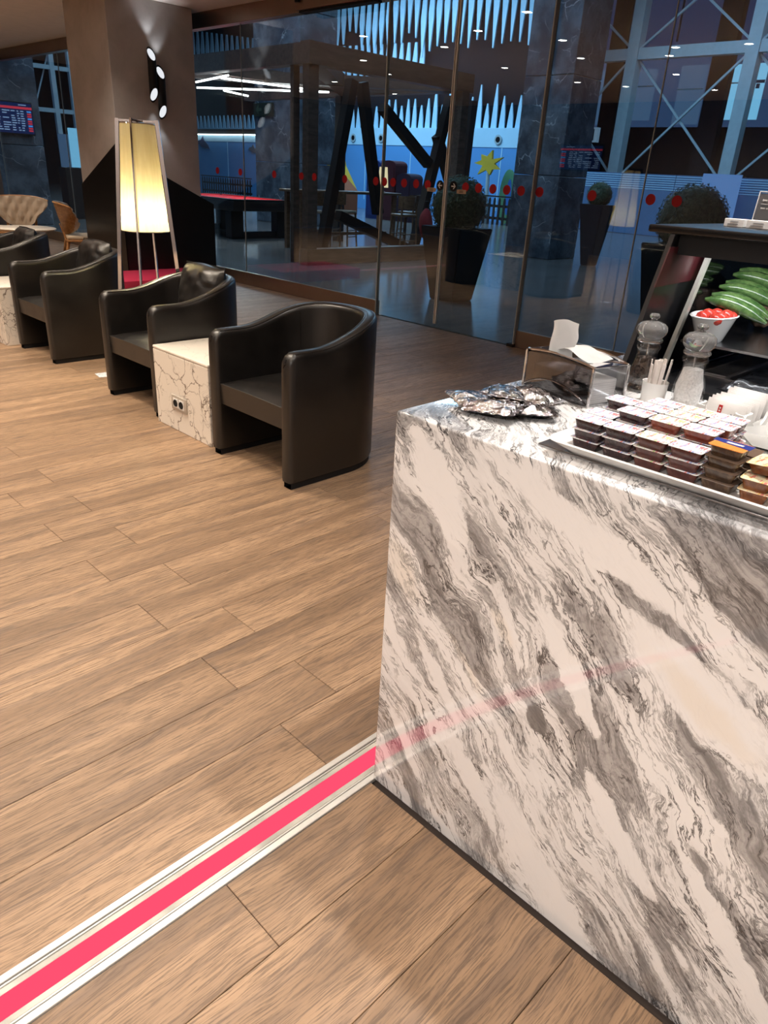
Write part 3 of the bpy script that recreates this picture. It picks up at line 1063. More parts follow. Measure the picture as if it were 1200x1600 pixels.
cube_table(2.078, 2.66, 3.372, 3.965, 'marble cube side table with a power socket between two armchairs', True)
cube_table(2.062, 2.64, 6.405, 6.99, 'pale marble cube side table cut by the left picture edge', False)

# =================================================================== FLOOR LAMP
LX, LY = 2.61, 4.94
t = thing('floor_lamp', 'tall cream tapered floor lamp on four chrome legs', 'floor lamp', (LX, LY, 0))
n = 40
bm = B()
prof = [(0.160, 1.015), (0.143, 1.23), (0.126, 1.45), (0.110, 1.668)]
lathe(bm, prof, n); bmesh.ops.solidify(bm, geom=bm.faces[:], thickness=0.002)
shade = obj('lamp_shade', bm, M_SHADE, t, True)
for rr, zz in ((0.161, 1.015), (0.111, 1.668)):
    bm = B(); tube(bm, [(rr * math.cos(k * math.pi / 16), rr * math.sin(k * math.pi / 16), zz) for k in range(33)], 0.003, 6); obj('rim', bm, M_CHROME, shade, True)
vi = Vector((-0.708, 0.704, 0)); vf = Vector((-0.655, -0.626, 0))
for k in range(4):
    a = R(2.0) + k * math.pi / 2
    d = (vi * math.cos(a) + vf * math.sin(a)).normalized()
    top = d * 0.128 + Vector((0, 0, 1.695)); bot = d * 0.262
    bm = B(); beam(bm, bot, top, 0.011, 0.024, up=(d.x, d.y, 0.08)); lg = obj('leg', bm, M_CHROME, t)
    p = d * 0.128 * 1.0 + Vector((0, 0, 1.685))
    bm = B(); beam(bm, (0, 0, 1.685), p, 0.008, 0.012); obj('top_arm', bm, M_CHROME, t)
    q = d * (0.128 + (1.695 - 1.09) * 0.0793)
    bm = B(); beam(bm, q * 0.90 + Vector((0, 0, 1.09)), q + Vector((0, 0, 1.09)), 0.012, 0.03); obj('clip', bm, M_CHROME, t)
bm = B(); lathe(bm, [(0, -0.06), (0.02, -0.055), (0.032, -0.02), (0.026, 0.02), (0.014, 0.05), (0.014, 0.08), (0, 0.08)], 16)
obj('bulb', bm, emit('warm_bulb', (1.0, 0.86, 0.55), 6.0), t, True, (0, 0, 1.17))
bm = B(); tube(bm, [(0, 0, 1.25), (0, 0, 1.685)], 0.006, 8); obj('stem', bm, M_CHROME, t)
d = bpy.data.lights.new('lamp_bulb_light', 'POINT'); d.energy = 11; d.color = (1.0, 0.86, 0.58); d.shadow_soft_size = 0.04
o = bpy.data.objects.new('lamp_bulb_light', d); COL.objects.link(o); o.parent = t; o.location = (0.0, 0.0, 1.13)

# scrap of printed paper on the floor
bm = B(); vs = [bm.verts.new(p) for p in ((-0.07, -0.05, 0.0015), (0.06, -0.075, 0.0015), (0.075, 0.055, 0.004), (-0.05, 0.07, 0.0015))]
bm.faces.new(vs); bmesh.ops.subdivide_edges(bm, edges=bm.edges[:], cuts=3, use_grid_fill=True)
for v in bm.verts:
    v.co.z += 0.003 * abs(mnoise.noise(v.co * 30))
bmesh.ops.solidify(bm, geom=bm.faces[:], thickness=0.0006)
tag(obj('paper_scrap', bm, mat_lid('printed_scrap', (0.72, 0.74, 0.78), (0.15, 0.22, 0.35), (0.35, 0.36, 0.4), 40), None, False, (2.30, 5.14, 0)), 'small printed paper scrap lying on the floor between chairs', 'paper')


# =================================================================== WOODEN LOUNGE CHAIRS AND ROUND TABLE
def lounge_chair(label, loc, rz):
    """wide tufted shell back over a padded seat on an oak frame; front towards -Y"""
    t = thing('lounge_chair', label, 'chair', loc, rz, 'oak lounge chairs')
    bm = B(); nu, nv = 40, 16
    grid = {}
    for f in (0, 1):
        for i in range(nu + 1):
            for j in range(nv + 1):
                u, v = 2 * i / nu - 1, j / nv
                half = 0.26 + 0.16 * math.sin(min(v * 1.25, 1) * math.pi / 2)
                x = u * half
                zt = 0.44 + v * 0.42 - 0.05 * abs(u) ** 3 * (v) + 0.16 * (1 - v) * abs(u) ** 4
                yb = 0.27 + 0.10 * v - 0.20 * u * u
                d = 0.0
                if f == 0:
                    d = -0.05 * max(0, 1 - u ** 8) * max(0.0, math.sin(math.pi * min(max(v, 0.02), 0.98))) ** 0.4
                    d += 0.030 * (abs(math.sin((u * 7 + v * 4) * 1.25)) * abs(math.sin((u * 7 - v * 4) * 1.25)) - 0.5) * -1.6 * (1 if 0.08 < v < 0.95 else 0.3)
                else:
                    d = 0.012
                grid[f, i, j] = bm.verts.new((x, yb + d, zt))
    for i in range(nu):
        for j in range(nv):
            bm.faces.new((grid[0, i, j], grid[0, i + 1, j], grid[0, i + 1, j + 1], grid[0, i, j + 1]))
            bm.faces.new((grid[1, i, j], grid[1, i, j + 1], grid[1, i + 1, j + 1], grid[1, i + 1, j]))
    gco = {k_: v_.co.copy() for k_, v_ in grid.items()}
    for i in range(nu):
        bm.faces.new((grid[0, i, 0], grid[1, i, 0], grid[1, i + 1, 0], grid[0, i + 1, 0])); bm.faces.new((grid[0, i, nv], grid[0, i + 1, nv], grid[1, i + 1, nv], grid[1, i, nv]))
    for j in range(nv):
        bm.faces.new((grid[0, 0, j], grid[0, 0, j + 1], grid[1, 0, j + 1], grid[1, 0, j])); bm.faces.new((grid[0, nu, j], grid[1, nu, j], grid[1, nu, j + 1], grid[0, nu, j + 1]))
    bk = obj('backrest', bm, M_BEIGE, t, True)
    bm = B(); gv = {(i, j): bm.verts.new(gco[1, i, j] + Vector((0, 0.004, 0))) for i in range(nu + 1) for j in range(nv + 1)}
    for i in range(nu):
        for j in range(nv):
            bm.faces.new((gv[i, j], gv[i, j + 1], gv[i + 1, j + 1], gv[i + 1, j]))
    bmesh.ops.solidify(bm, geom=bm.faces[:], thickness=-0.008)
    obj('oak_shell', bm, M_OAK, bk, True)
    bm = B()
    outer = []
    for k in range(29):
        u = 2 * k / 28 - 1
        outer.append((u * 0.425, 0.385 - 0.20 * u * u, 0.862 - 0.05 * abs(u) ** 3))
    tube(bm, outer, 0.011, 6); obj('oak_rim', bm, M_OAK, bk, True)
    bm = B(); box(bm, -0.33, 0.33, -0.30, 0.27, 0.385, 0.435, 0.022, 3)
    st = obj('seat', bm, M_CREAMSEAT, t, True)
    bm = B(); box(bm, -0.345, 0.345, -0.31, 0.285, 0.360, 0.386, 0.010, 2); obj('seat_board', bm, M_OAK, st, True)
    for sx in (-1, 1):
        bm = B(); tube(bm, [(sx * 0.27, -0.25, 0.37), (sx * 0.31, -0.30, 0.0)], [0.024, 0.014], 10); obj('leg', bm, M_OAK, t, True)
        bm = B(); tube(bm, [(sx * 0.27, 0.25, 0.37), (sx * 0.31, 0.34, 0.0)], [0.024, 0.014], 10); obj('leg', bm, M_OAK, t, True)
        bm = B(); tube(bm, [(sx * 0.29, -0.275, 0.19), (sx * 0.29, 0.29, 0.19)], 0.012, 8); obj('side_rail', bm, M_OAK, t, True)
        bm = B(); beam(bm, (sx * 0.2, 0.27, 0.37), (sx * 0.2, 0.325, 0.56), 0.04, 0.016); obj('back_strut', bm, M_OAK, t)
    return t


lounge_chair('beige tufted lounge chair with oak frame facing the round table', (4.42, 12.30, 0), R(-28))
lounge_chair('oak lounge chair seen from the side, at the right of the round table', (4.86, 11.00, 0), R(70))
t = thing('round_table', 'round white marble topped table between the oak lounge chairs', 'table', (4.14, 11.30, 0))
bm = B(); lathe(bm, [(0, 0.0), (0.385, 0.0), (0.40, 0.010), (0.40, 0.016), (0.39, 0.024), (0, 0.024)], 48); obj('tabletop', bm, M_CUBETOP, t, True, (0, 0, 0.488))
for k in range(3):
    a = k * 2 * math.pi / 3 + 0.4
    bm = B(); tube(bm, [(0.08 * math.cos(a), 0.08 * math.sin(a), 0.488), (0.27 * math.cos(a), 0.27 * math.sin(a), 0.0)], [0.020, 0.013], 10); obj('leg', bm, M_OAK, t, True)

# =================================================================== COUNTER TOP: FOIL SACHETS
def foil_sachet(loc, rz, tilt, label, w=0.115, h=0.078, seed=0):
    bm = B(); nx, ny = 26, 18
    g = {}
    for s in (1, -1):
        for i in range(nx + 1):
            for j in range(ny + 1):
                u, v = 2 * i / nx - 1, 2 * j / ny - 1
                a = max(0.0, 1 - abs(u / 0.84) ** 2.4) if abs(u) < 0.84 else 0.0
                b_ = max(0.0, 1 - abs(v) ** 2.2)
                e = (a ** 0.6) * (b_ ** 0.6)
                wr = mnoise.noise(Vector((u * 3.1 + seed, v * 2.3, s * 2.0))) * 0.008 + mnoise.noise(Vector((u * 8 + seed, v * 5, s * 3.0))) * 0.0042
                z = s * (0.0145 * e) + wr * (0.25 + 0.75 * (e > 0)) * (0.6 if s > 0 else 0.2)
                if s < 0:
                    z = -0.008 * e + 0.25 * wr
                if i in (0, nx) or j in (0, ny):
                    z = mnoise.noise(Vector((u * 5 + seed, v * 4, 1))) * 0.004
                    if s < 0:
                        g[s, i, j] = g[1, i, j]; continue
                zig = 0.0012 * (1 if j % 2 else -1) if i in (0, nx) else 0.0
                g[s, i, j] = bm.verts.new((u * w / 2 + zig, v * h / 2, z))
        for i in range(nx):
            for j in range(ny):
                q = (g[s, i, j], g[s, i + 1, j], g[s, i + 1, j + 1], g[s, i, j + 1])
                bm.faces.new(q if s > 0 else q[::-1])
    o = obj('foil_sachet', bm, M_FOIL, None, True, loc)
    o.rotation_euler = (tilt[0], tilt[1], rz)
    tag(o, label, 'sachet', 'silver foil sachets on the counter')
    for s in (-1, 1):
        bm = B()
        for q in range(5):
            x = s * (w / 2 - 0.0015 - q * 0.0018)
            beam(bm, (x, -h / 2 * 0.92, 0.0042), (x, h / 2 * 0.92, 0.0042), 0.0007, 0.0006)
        c = obj('crimp_seal', bm, M_FOIL, o); c['kind'] = 'stuff'
    return o


foil_sachet((1.190, 0.905, ZT + 0.013), R(62), (R(3), R(-3)), 'silver foil sachet at the outer corner end of the pile', seed=1)
foil_sachet((1.175, 0.835, ZT + 0.020), R(100), (R(-6), R(5)), 'silver foil sachet lying across the front of the pile', seed=2, w=0.125)
foil_sachet((1.245, 0.855, ZT + 0.030), R(35), (R(4), R(6)), 'silver foil sachet on top in the middle of the pile', seed=3)
foil_sachet((1.300, 0.905, ZT + 0.012), R(10), (R(2), R(2)), 'silver foil sachet at the back of the pile by the floor side', seed=4)
foil_sachet((1.290, 0.815, ZT + 0.026), R(75), (R(-4), R(-4)), 'silver foil sachet behind the top one, nearest the napkin holder', seed=5)
foil_sachet((1.322, 0.862, ZT + 0.012), R(120), (R(0), R(3)), 'silver foil sachet partly under others beside the chrome napkin holder', seed=6)
foil_sachet((1.235, 0.790, ZT + 0.014), R(130), (R(3), R(0)), 'silver foil sachet at the jam tray end of the pile', seed=7)

# =================================================================== NAPKIN DISPENSER
t = thing('napkin_dispenser', 'chrome napkin dispenser with clear sides beside the foil sachets', 'napkin holder', (1.475, 0.834, ZT), math.atan2(-0.200, -0.045) + math.pi)
# local x runs along the front (towards larger Y), local y goes away from the camera
WN, DN, HN = 0.206, 0.112, 0.086
for nm, yy, s in (('front_plate', -DN / 2, 1), ('back_plate', DN / 2, -1)):
    bm = B(); n = 22; fr = []
    for k in range(n + 1):
        u = 2 * k / n - 1
        x = u * WN / 2
        bow = -0.010 * (1 - u * u) * s
        top = HN + 0.010 * (1 - u * u)
        fr.append((bm.verts.new((x, yy + bow, 0.002)), bm.verts.new((x, yy + bow * 1.2, top - 0.006)), bm.verts.new((x, yy + bow + 0.006 * s, top))))
    for a, b_ in zip(fr[:-1], fr[1:]):
        for q in range(2):
            bm.faces.new((a[q], b_[q], b_[q + 1], a[q + 1]))
    bmesh.ops.solidify(bm, geom=bm.faces[:], thickness=0.0025)
    pl = obj(nm, bm, simple('darkened_chrome', (0.36, 0.36, 0.38), 0.05, 1.0, var=0.02), t, True)  # chrome colour darkened to stand in for dark surroundings it mirrors
    bm = B(); tube(bm, [(q * WN / 2, yy - 0.010 * (1 - q * q) * s + 0.004 * s, HN + 0.010 * (1 - q * q)) for q in [k / 10 - 1 for k in range(21)]], 0.0030, 8); obj('rolled_edge', bm, M_CHROME, pl, True)
    bm = B(); tube(bm, [(q * (WN / 2 - 0.004), yy - 0.012 * (1 - q * q) * s - 0.001 * s, 0.006 + 0.030 * (1 - q * q)) for q in [k / 10 - 1 for k in range(21)]], 0.0016, 6); obj('embossed_line', bm, M_CHROME, pl, True)
for s in (-1, 1):
    bm = B(); box(bm, s * WN / 2 - 0.0015, s * WN / 2 + 0.0015, -DN / 2 + 0.004, DN / 2 - 0.004, 0.002, HN - 0.004); obj('side_panel', bm, M_ACRYL, t)
    for yy in (-DN / 2, DN / 2):
        bm = B(); tube(bm, [(s * WN / 2, yy, 0.0), (s * WN / 2, yy, HN)], 0.0035, 8); obj('corner_post', bm, M_CHROME, t, True)
    bm = B(); box(bm, s * WN / 2 - (0.035 if s > 0 else 0), s * WN / 2 + (0.035 if s < 0 else 0), -DN / 2, DN / 2, HN - 0.001, HN + 0.002, 0.001, 1); obj('top_strip', bm, M_CHROME, t)
bm = B(); box(bm, -WN / 2 + 0.012, WN / 2 - 0.012, -DN / 2 + 0.016, DN / 2 - 0.012, 0.001, 0.055, 0.004, 2)
o = obj('napkin_stack', bm, M_PAPER, t, True)
for k in range(9):
    bm = B(); box(bm, -WN / 2 + 0.0118, WN / 2 - 0.0118, -DN / 2 + 0.0158, DN / 2 - 0.0118, 0.006 + k * 0.0052, 0.0063 + k * 0.0052); obj('fold_line', bm, M_PAPERG, o)
nm_ = t.matrix_basis


def tissue(pts_fn, label, nu=14, nv=12):
    bm = B(); g = {}
    for i in range(nu + 1):
        for j in range(nv + 1):
            g[i, j] = bm.verts.new(pts_fn(i / nu, j / nv))
    for i in range(nu):
        for j in range(nv):
            bm.faces.new((g[i, j], g[i + 1, j], g[i + 1, j + 1], g[i, j + 1]))
    bmesh.ops.solidify(bm, geom=bm.faces[:], thickness=0.0005)
    return tag(obj('paper_napkin', bm, M_PAPER, None, True), label, 'napkin')


_c, _s = math.cos(t.rotation_euler.z), math.sin(t.rotation_euler.z)


def napl(x, y, z):
    return (1.475 + _c * x - _s * y, 0.834 + _s * x + _c * y, ZT + z)


# local +x points to the larger-Y end of the dispenser
_dir = 1 if (_s > 0) else -1
tissue(lambda u, v: napl(_dir * (0.072 - 0.066 * u - 0.018 * v) + 0.004 * math.sin(5 * v), 0.012 + 0.020 * v * v + 0.012 * math.sin(u * 3.0 + 0.6) + 0.004 * math.sin(9 * u * v), 0.078 + 0.080 * v + 0.010 * math.sin(u * 2.6) * v),
       'white paper napkin standing up out of the chrome dispenser')
tissue(lambda u, v: napl(_dir * (0.035 - 0.105 * u), -0.040 + 0.080 * v, 0.100 + 0.016 * math.sin(u * 3.0) * (0.6 + 0.4 * math.sin(v * 3.1)) - 0.012 * u + 0.003 * math.sin(8 * u + 5 * v)),
       'white paper napkin lying folded over the top of the chrome dispenser')


# =================================================================== MILLS
def mill(loc, label, fill_m, fill_h, scale=1.0):
    t = thing('spice_mill', label, 'mill', loc, 0, 'clear spice mills')
    k = 1.27
    body = [(0, 0.0), (0.0255, 0.0), (0.0275, 0.004), (0.0275, 0.010), (0.0245, 0.015), (0.0235, 0.019), (0.0262, 0.025), (0.0275, 0.038), (0.0262, 0.052), (0.0225, 0.068), (0.0190, 0.083),
            (0.0180, 0.094), (0.0190, 0.101), (0.0212, 0.105), (0.0218, 0.110), (0.0196, 0.115), (0.0196, 0.118)]
    bm = B(); lathe(bm, [(r * k, z * scale) for r, z in body], 36); obj('body', bm, M_MILL, t, True)
    head = [(0.0190, 0.1185), (0.0222, 0.121), (0.0228, 0.126), (0.0200, 0.130), (0.0215, 0.133), (0.0262, 0.140), (0.0278, 0.149), (0.0262, 0.157), (0.0205, 0.164), (0.0100, 0.1685), (0.0055, 0.170),
            (0.0055, 0.173), (0.0085, 0.176), (0.0092, 0.181), (0.0070, 0.1855), (0, 0.1862)]
    bm = B(); lathe(bm, [(0, 0.1185 * scale)] + [(r * k, z * scale) for r, z in head], 36); obj('head', bm, M_CLEAR, t, True)
    inner = [(0, 0.006), (0.0235, 0.006), (0.0215, 0.018), (0.0225, 0.030), (0.0230, 0.05), (0.0195, 0.068), (0.0165, fill_h), (0, fill_h + 0.004)]
    bm = B(); lathe(bm, [(r * k, z * scale) for r, z in inner], 28); obj('filling', bm, fill_m, t, True)
    bm = B(); tube(bm, [(0, 0, fill_h), (0, 0, 0.118 * scale)], 0.0028, 8); obj('spindle', bm, M_STEEL, t, True)
    return t


mill((1.650, 0.752, ZT), 'clear acrylic mill filled with dark peppercorns', M_PEPPER, 0.082, 0.97)
mill((1.598, 0.617, ZT), 'clear acrylic mill filled with coarse white salt', M_SALT, 0.088, 0.99)

# =================================================================== STIRRER CUP
CUPX, CUPY = 1.572, 0.683
bm = B(); lathe(bm, [(0, 0.001), (0.0245, 0.0), (0.0255, 0.003), (0.0285, 0.046), (0.0290, 0.048), (0.0275, 0.0475), (0.0240, 0.006), (0, 0.006)], 32)
tag(obj('stirrer_cup', bm, M_WHITE, None, True, (CUPX, CUPY, ZT)), 'small white ceramic cup holding wrapped stirrers between the two mills', 'cup')
rs = random.Random(3)
names = ['front', 'back', 'outermost', 'innermost', 'shortest', 'tallest', 'middle', 'leaning', 'straightest', 'twisted', 'wide', 'narrow', 'folded']
for k in range(13):
    a = 2 * math.pi * k / 13; r0 = 0.0165 if k % 3 else 0.007
    p0 = Vector((CUPX + r0 * math.cos(a), CUPY + r0 * math.sin(a), ZT + 0.008))
    q = Vector((CUPX + 1.28 * r0 * math.cos(a) + 0.003, CUPY + 1.28 * r0 * math.sin(a) - 0.003, ZT + 0.092 + rs.uniform(-0.006, 0.009)))
    bm = B(); beam(bm, p0 - p0, q - p0, 0.0085, 0.0022, up=(math.cos(a), math.sin(a), 0))
    tag(obj('wrapped_stirrer', bm, M_STICK, None, False, p0), 'paper wrapped stirrer, the %s one in the white cup' % names[k], 'stirrer', 'wrapped stirrers in the cup')

# =================================================================== SUGAR SACHET HOLDER
HX, HY = 1.505, 0.478
RZ = R(-6)
t = thing('sachet_holder', 'square white ceramic holder full of sugar sachets, scooped sides', 'sachet holder', (HX, HY, ZT), RZ)
hw, hd_, hh, th = 0.066, 0.050, 0.056, 0.005


def scoop(w, h, rad):
    pts = [(-w, 0.0), (w, 0.0), (w, h - 0.004), (w - 0.004, h), (rad + 0.004, h)]
    for k in range(13):
        a = -math.pi * k / 12
        pts.append((rad * math.cos(a), h + 0.002 + rad * math.sin(a) * 0.95))
    return pts + [(-rad - 0.004, h), (-w + 0.004, h), (-w, h - 0.004)]


for s in (-1, 1):
    bm = B(); prism(bm, scoop(hd_, hh, 0.030), onX, s * hw - th / 2, s * hw + th / 2); obj('scooped_side', bm, M_WHITE, t)
    bm = B(); prism(bm, scoop(hw - th / 2, hh, 0.036), onY, s * hd_ - th / 2 - s * th / 2, s * hd_ + th / 2 - s * th / 2); obj('scooped_side', bm, M_WHITE, t)
bm = B(); box(bm, -hw, hw, -hd_, hd_, 0.0, 0.006); obj('bottom', bm, M_WHITE, t)
order = ['first', 'second', 'third', 'fourth', 'fifth', 'sixth', 'seventh', 'eighth', 'ninth', 'tenth', 'eleventh', 'twelfth']
cz, sz = math.cos(RZ), math.sin(RZ)
for k in range(11):
    lx = -0.053 + k * 0.0104
    ly = rs.uniform(-0.004, 0.004)
    bm = B(); n = 8; g = {}
    for i in range(n + 1):
        for j in range(n + 1):
            u, v = 2 * i / n - 1, j / n
            bulge = 0.0034 * (1 - u ** 4) * (1 - (2 * v - 1) ** 4)
            for s in (0, 1):
                g[s, i, j] = bm.verts.new(((bulge + 0.0003) * (1 if s else -1), u * 0.040, v * 0.063))
    for i in range(n):
        for j in range(n):
            bm.faces.new((g[0, i, j], g[0, i, j + 1], g[0, i + 1, j + 1], g[0, i + 1, j])); bm.faces.new((g[1, i, j], g[1, i + 1, j], g[1, i + 1, j + 1], g[1, i, j + 1]))
    for i in range(n):
        bm.faces.new((g[0, i, 0], g[0, i + 1, 0], g[1, i + 1, 0], g[1, i, 0])); bm.faces.new((g[0, i, n], g[1, i, n], g[1, i + 1, n], g[0, i + 1, n]))
        bm.faces.new((g[0, 0, i], g[1, 0, i], g[1, 0, i + 1], g[0, 0, i + 1])); bm.faces.new((g[0, n, i], g[0, n, i + 1], g[1, n, i + 1], g[1, n, i]))
    o = obj('sugar_sachet', bm, M_PAPER, None, True, (HX + cz * lx - sz * ly, HY + sz * lx + cz * ly, ZT + 0.0065 + 0.0008 * k))
    o.rotation_euler = (rs.uniform(-0.05, 0.05), R(8), RZ)
    tag(o, 'white printed sugar sachet, %s from the front in the ceramic holder' % order[k], 'sachet', 'sugar sachets in the white holder')
    if k == 0:
        bm = B(); box(bm, -0.0044, -0.0038, 0.006, 0.014, 0.016, 0.054); obj('red_label_bar', bm, M_INKRED, o)
        for q in range(6):
            bm = B(); box(bm, -0.0047, -0.0044, 0.0085, 0.0115, 0.019 + q * 0.0055, 0.0222 + q * 0.0055); obj('label_letter', bm, M_WHITE, o)
        pts = []
        for q in range(40):
            f = q / 39
            pts.append((-0.0042 + 0.0008 * f, 0.002 - 0.030 * f, 0.030 + 0.010 * f + 0.007 * math.sin(f * 26)))
        bm = B(); tube(bm, pts, 0.0006, 4); obj('script_print', bm, M_INKGREY, o)
    elif k > 3:
        bm = B(); box(bm, -0.0044, -0.0036, -0.030, 0.026, 0.056, 0.0575); obj('print_line', bm, M_INKGREY, o)

# small square white dish at the picture edge
bm = B()
prof = [((0.062, 0.050), 0.030), ((0.045, 0.034), 0.004), ((0.040, 0.030), 0.0)]
ra = [bm.verts.new((sx * 0.068, sy * 0.062, 0.030)) for sx, sy in ((-1, -1), (1, -1), (1, 1), (-1, 1))]
rb = [bm.verts.new((sx * 0.042, sy * 0.038, 0.0)) for sx, sy in ((-1, -1), (1, -1), (1, 1), (-1, 1))]
for i in range(4):
    bm.faces.new((ra[i], ra[(i + 1) % 4], rb[(i + 1) % 4], rb[i]))
bm.faces.new(rb)
bmesh.ops.solidify(bm, geom=bm.faces[:], thickness=0.004)
tag(obj('square_dish', bm, M_WHITE, None, False, (1.478, 0.372, ZT + 0.004)), 'small square white dish beside the sugar holder at the picture edge', 'dish')

# =================================================================== JAM TRAY
bm = B(); box(bm, 1.100, 1.345, -0.02, 0.672, ZT, ZT + 0.006, 0.002, 2)
tag(obj('metal_tray', bm, M_STEEL, None, True), 'flat brushed steel tray under the jam plate', 'tray')
bm = B()
zb = ZT + 0.0065
o1 = [(1.072, -0.01), (1.315, -0.01), (1.315, 0.640), (1.072, 0.640)]


def rrect(x0, x1, y0, y1, r, n=5):
    pts = []
    for cx, cy, a0 in ((x1 - r, y1 - r, 0), (x0 + r, y1 - r, 90), (x0 + r, y0 + r, 180), (x1 - r, y0 + r, 270)):
        for k in range(n + 1):
            a = R(a0 + 90 * k / n)
            pts.append((cx + r * math.cos(a), cy + r * math.sin(a)))
    return pts


loops = []
for (ins, z, r) in ((0.030, zb, 0.02), (0.026, zb + 0.004, 0.02), (0.004, zb + 0.019, 0.024), (0.0, zb + 0.022, 0.026), (0.002, zb + 0.0245, 0.026), (0.007, zb + 0.023, 0.024), (0.030, zb + 0.0085, 0.018)):
    loops.append([bm.verts.new((x, y, z)) for x, y in rrect(1.072 + ins, 1.318 - ins, -0.01 + ins, 0.646 - ins, r)])
for a, b_ in zip(loops[:-1], loops[1:]):
    n = len(a)
    for i in range(n):
        bm.faces.new((a[i], a[(i + 1) % n], b_[(i + 1) % n], b_[i]))
bm.faces.new(loops[0][::-1]); bm.faces.new(loops[-1])
tag(obj('serving_plate', bm, M_WHITE, None, True), 'long white rectangular plate carrying stacked jam portions', 'plate')

M_JDARK = mat_jam('blackcurrant_jam', (0.020, 0.008, 0.010), (0.050, 0.022, 0.022))
M_JCHERRY = mat_jam('cherry_jam', (0.055, 0.012, 0.010), (0.10, 0.028, 0.020))
M_JRED = mat_jam('strawberry_jam', (0.13, 0.026, 0.016), (0.22, 0.06, 0.035))
M_JCHOC = mat_jam('dark_chocolate_spread', (0.035, 0.018, 0.010), (0.11, 0.065, 0.035))
M_JHONEY = mat_jam('dark_honey', (0.10, 0.030, 0.010), (0.22, 0.075, 0.020))
M_LIDW = mat_lid('white_printed_lid', (0.84, 0.83, 0.82), (0.62, 0.10, 0.12), (0.30, 0.34, 0.62))
M_LIDG = mat_lid('white_lid_green_print', (0.84, 0.84, 0.80), (0.42, 0.56, 0.14), (0.55, 0.16, 0.18))
M_LIDY = mat_lid('golden_printed_lid', (0.88, 0.76, 0.50), (0.80, 0.45, 0.10), (0.62, 0.14, 0.12))
M_LIDO = mat_lid('orange_lid', (0.80, 0.26, 0.06), (0.78, 0.24, 0.05), (0.82, 0.32, 0.10))
M_LIDC = simple('brown_clear_film', (0.16, 0.11, 0.08), 0.25)
M_LIDB = simple('blue_print', (0.02, 0.035, 0.22), 0.4)
PH = 0.0180


def jam_meshes(L, Wj):
    """cup (tapered, wider at the top) and lid meshes; L along Y, Wj along X"""
    bm = B()
    rings = []
    for ins, z, r in ((0.0060, 0.0, 0.006), (0.0050, 0.0015, 0.007), (0.0022, 0.0150, 0.007), (0.0022, 0.0168, 0.007)):
        rings.append([bm.verts.new((x, y, z)) for x, y in rrect(-Wj / 2 + ins, Wj / 2 - ins, -L / 2 + ins, L / 2 - ins, r, 3)])
    for a, b_ in zip(rings[:-1], rings[1:]):
        n = len(a)
        for i in range(n):
            bm.faces.new((a[i], a[(i + 1) % n], b_[(i + 1) % n], b_[i]))
    bm.faces.new(rings[0][::-1]); bm.faces.new(rings[-1])
    bmesh.ops.recalc_face_normals(bm, faces=bm.faces[:])
    cup = bpy.data.meshes.new('cup'); bm.to_mesh(cup); bm.free()
    cup.polygons.foreach_set('use_smooth', [True] * len(cup.polygons)); cup.set_sharp_from_angle(angle=R(40))
    bm = B()
    prism(bm, rrect(-Wj / 2, Wj / 2, -L / 2, L / 2, 0.004, 2), onZ, 0.0169, 0.0178)
    bmesh.ops.recalc_face_normals(bm, faces=bm.faces[:])
    lid = bpy.data.meshes.new('lid'); bm.to_mesh(lid); bm.free()
    return cup, lid


_jam = {}


def jam(loc, cm, lm, kind, label, group, rz=0.0, tilt=(0, 0), name='jam_portion', extra=None):
    L, Wj = kind
    key = (kind, cm.name, lm.name)
    if key not in _jam:
        cup, lid = jam_meshes(L, Wj)
        cup.materials.append(cm); lid.materials.append(lm); _jam[key] = (cup, lid)
    cup, lid = _jam[key]
    t = thing(name, label, 'jam portion', loc, 0, group)
    t.rotation_euler = (tilt[0], tilt[1], rz)
    inst('cup', cup, t); l_ = inst('lid', lid, t)
    if extra:
        extra(l_)
    return t


LV = ['bottom', 'second', 'third', 'top']
Z0 = ZT + 0.0152
cols = [0.586, 0.527, 0.468, 0.410]
cname = ['first', 'second', 'third', 'fourth']
jm = [M_JDARK, M_JDARK, M_JCHERRY, M_JCHERRY]
KJ = (0.0565, 0.045)
for r_, (xr, hts) in enumerate(((1.128, (3, 3, 3, 3)), (1.178, (3, 4, 4, 4)), (1.228, (4, 4, 4, 4)), (1.276, (3, 4, 4, 4)))):
    for c_, yc in enumerate(cols):
        for k in range(hts[c_]):
            m = jm[c_]
            if k == hts[c_] - 1 and r_ in (1, 2) and c_ > 1:
                m = M_JRED
            lv = 'topmost' if k == hts[c_] - 1 else ('bottom' if k == 0 else ('second from bottom' if k == 1 else 'third from bottom'))
            jam((xr + rs.uniform(-0.0015, 0.0015), yc + rs.uniform(-0.0015, 0.0015) + 0.006 * (r_ == 1), Z0 + k * PH), m, M_LIDG if (r_ * 3 + c_) % 3 == 2 else M_LIDW, KJ,
                'jam portion, %s of the %s stack from the sachets, %s row' % (lv, cname[c_], ('front', 'second', 'third', 'rear')[r_]), 'fruit jam portions on the plate', R(rs.uniform(-2, 2)))


def orange_extra(l_):
    bm = B(); prism(bm, [(-0.004, -0.030), (0.020, -0.030), (0.020, 0.030), (0.004, 0.030)], onZ, 0.01785, 0.0182); p = obj('blue_band', bm, M_LIDB, l_)
    bm = B(); box(bm, 0.005, 0.012, -0.016, 0.010, 0.01822, 0.0184); obj('white_badge', bm, M_WHITE, p)


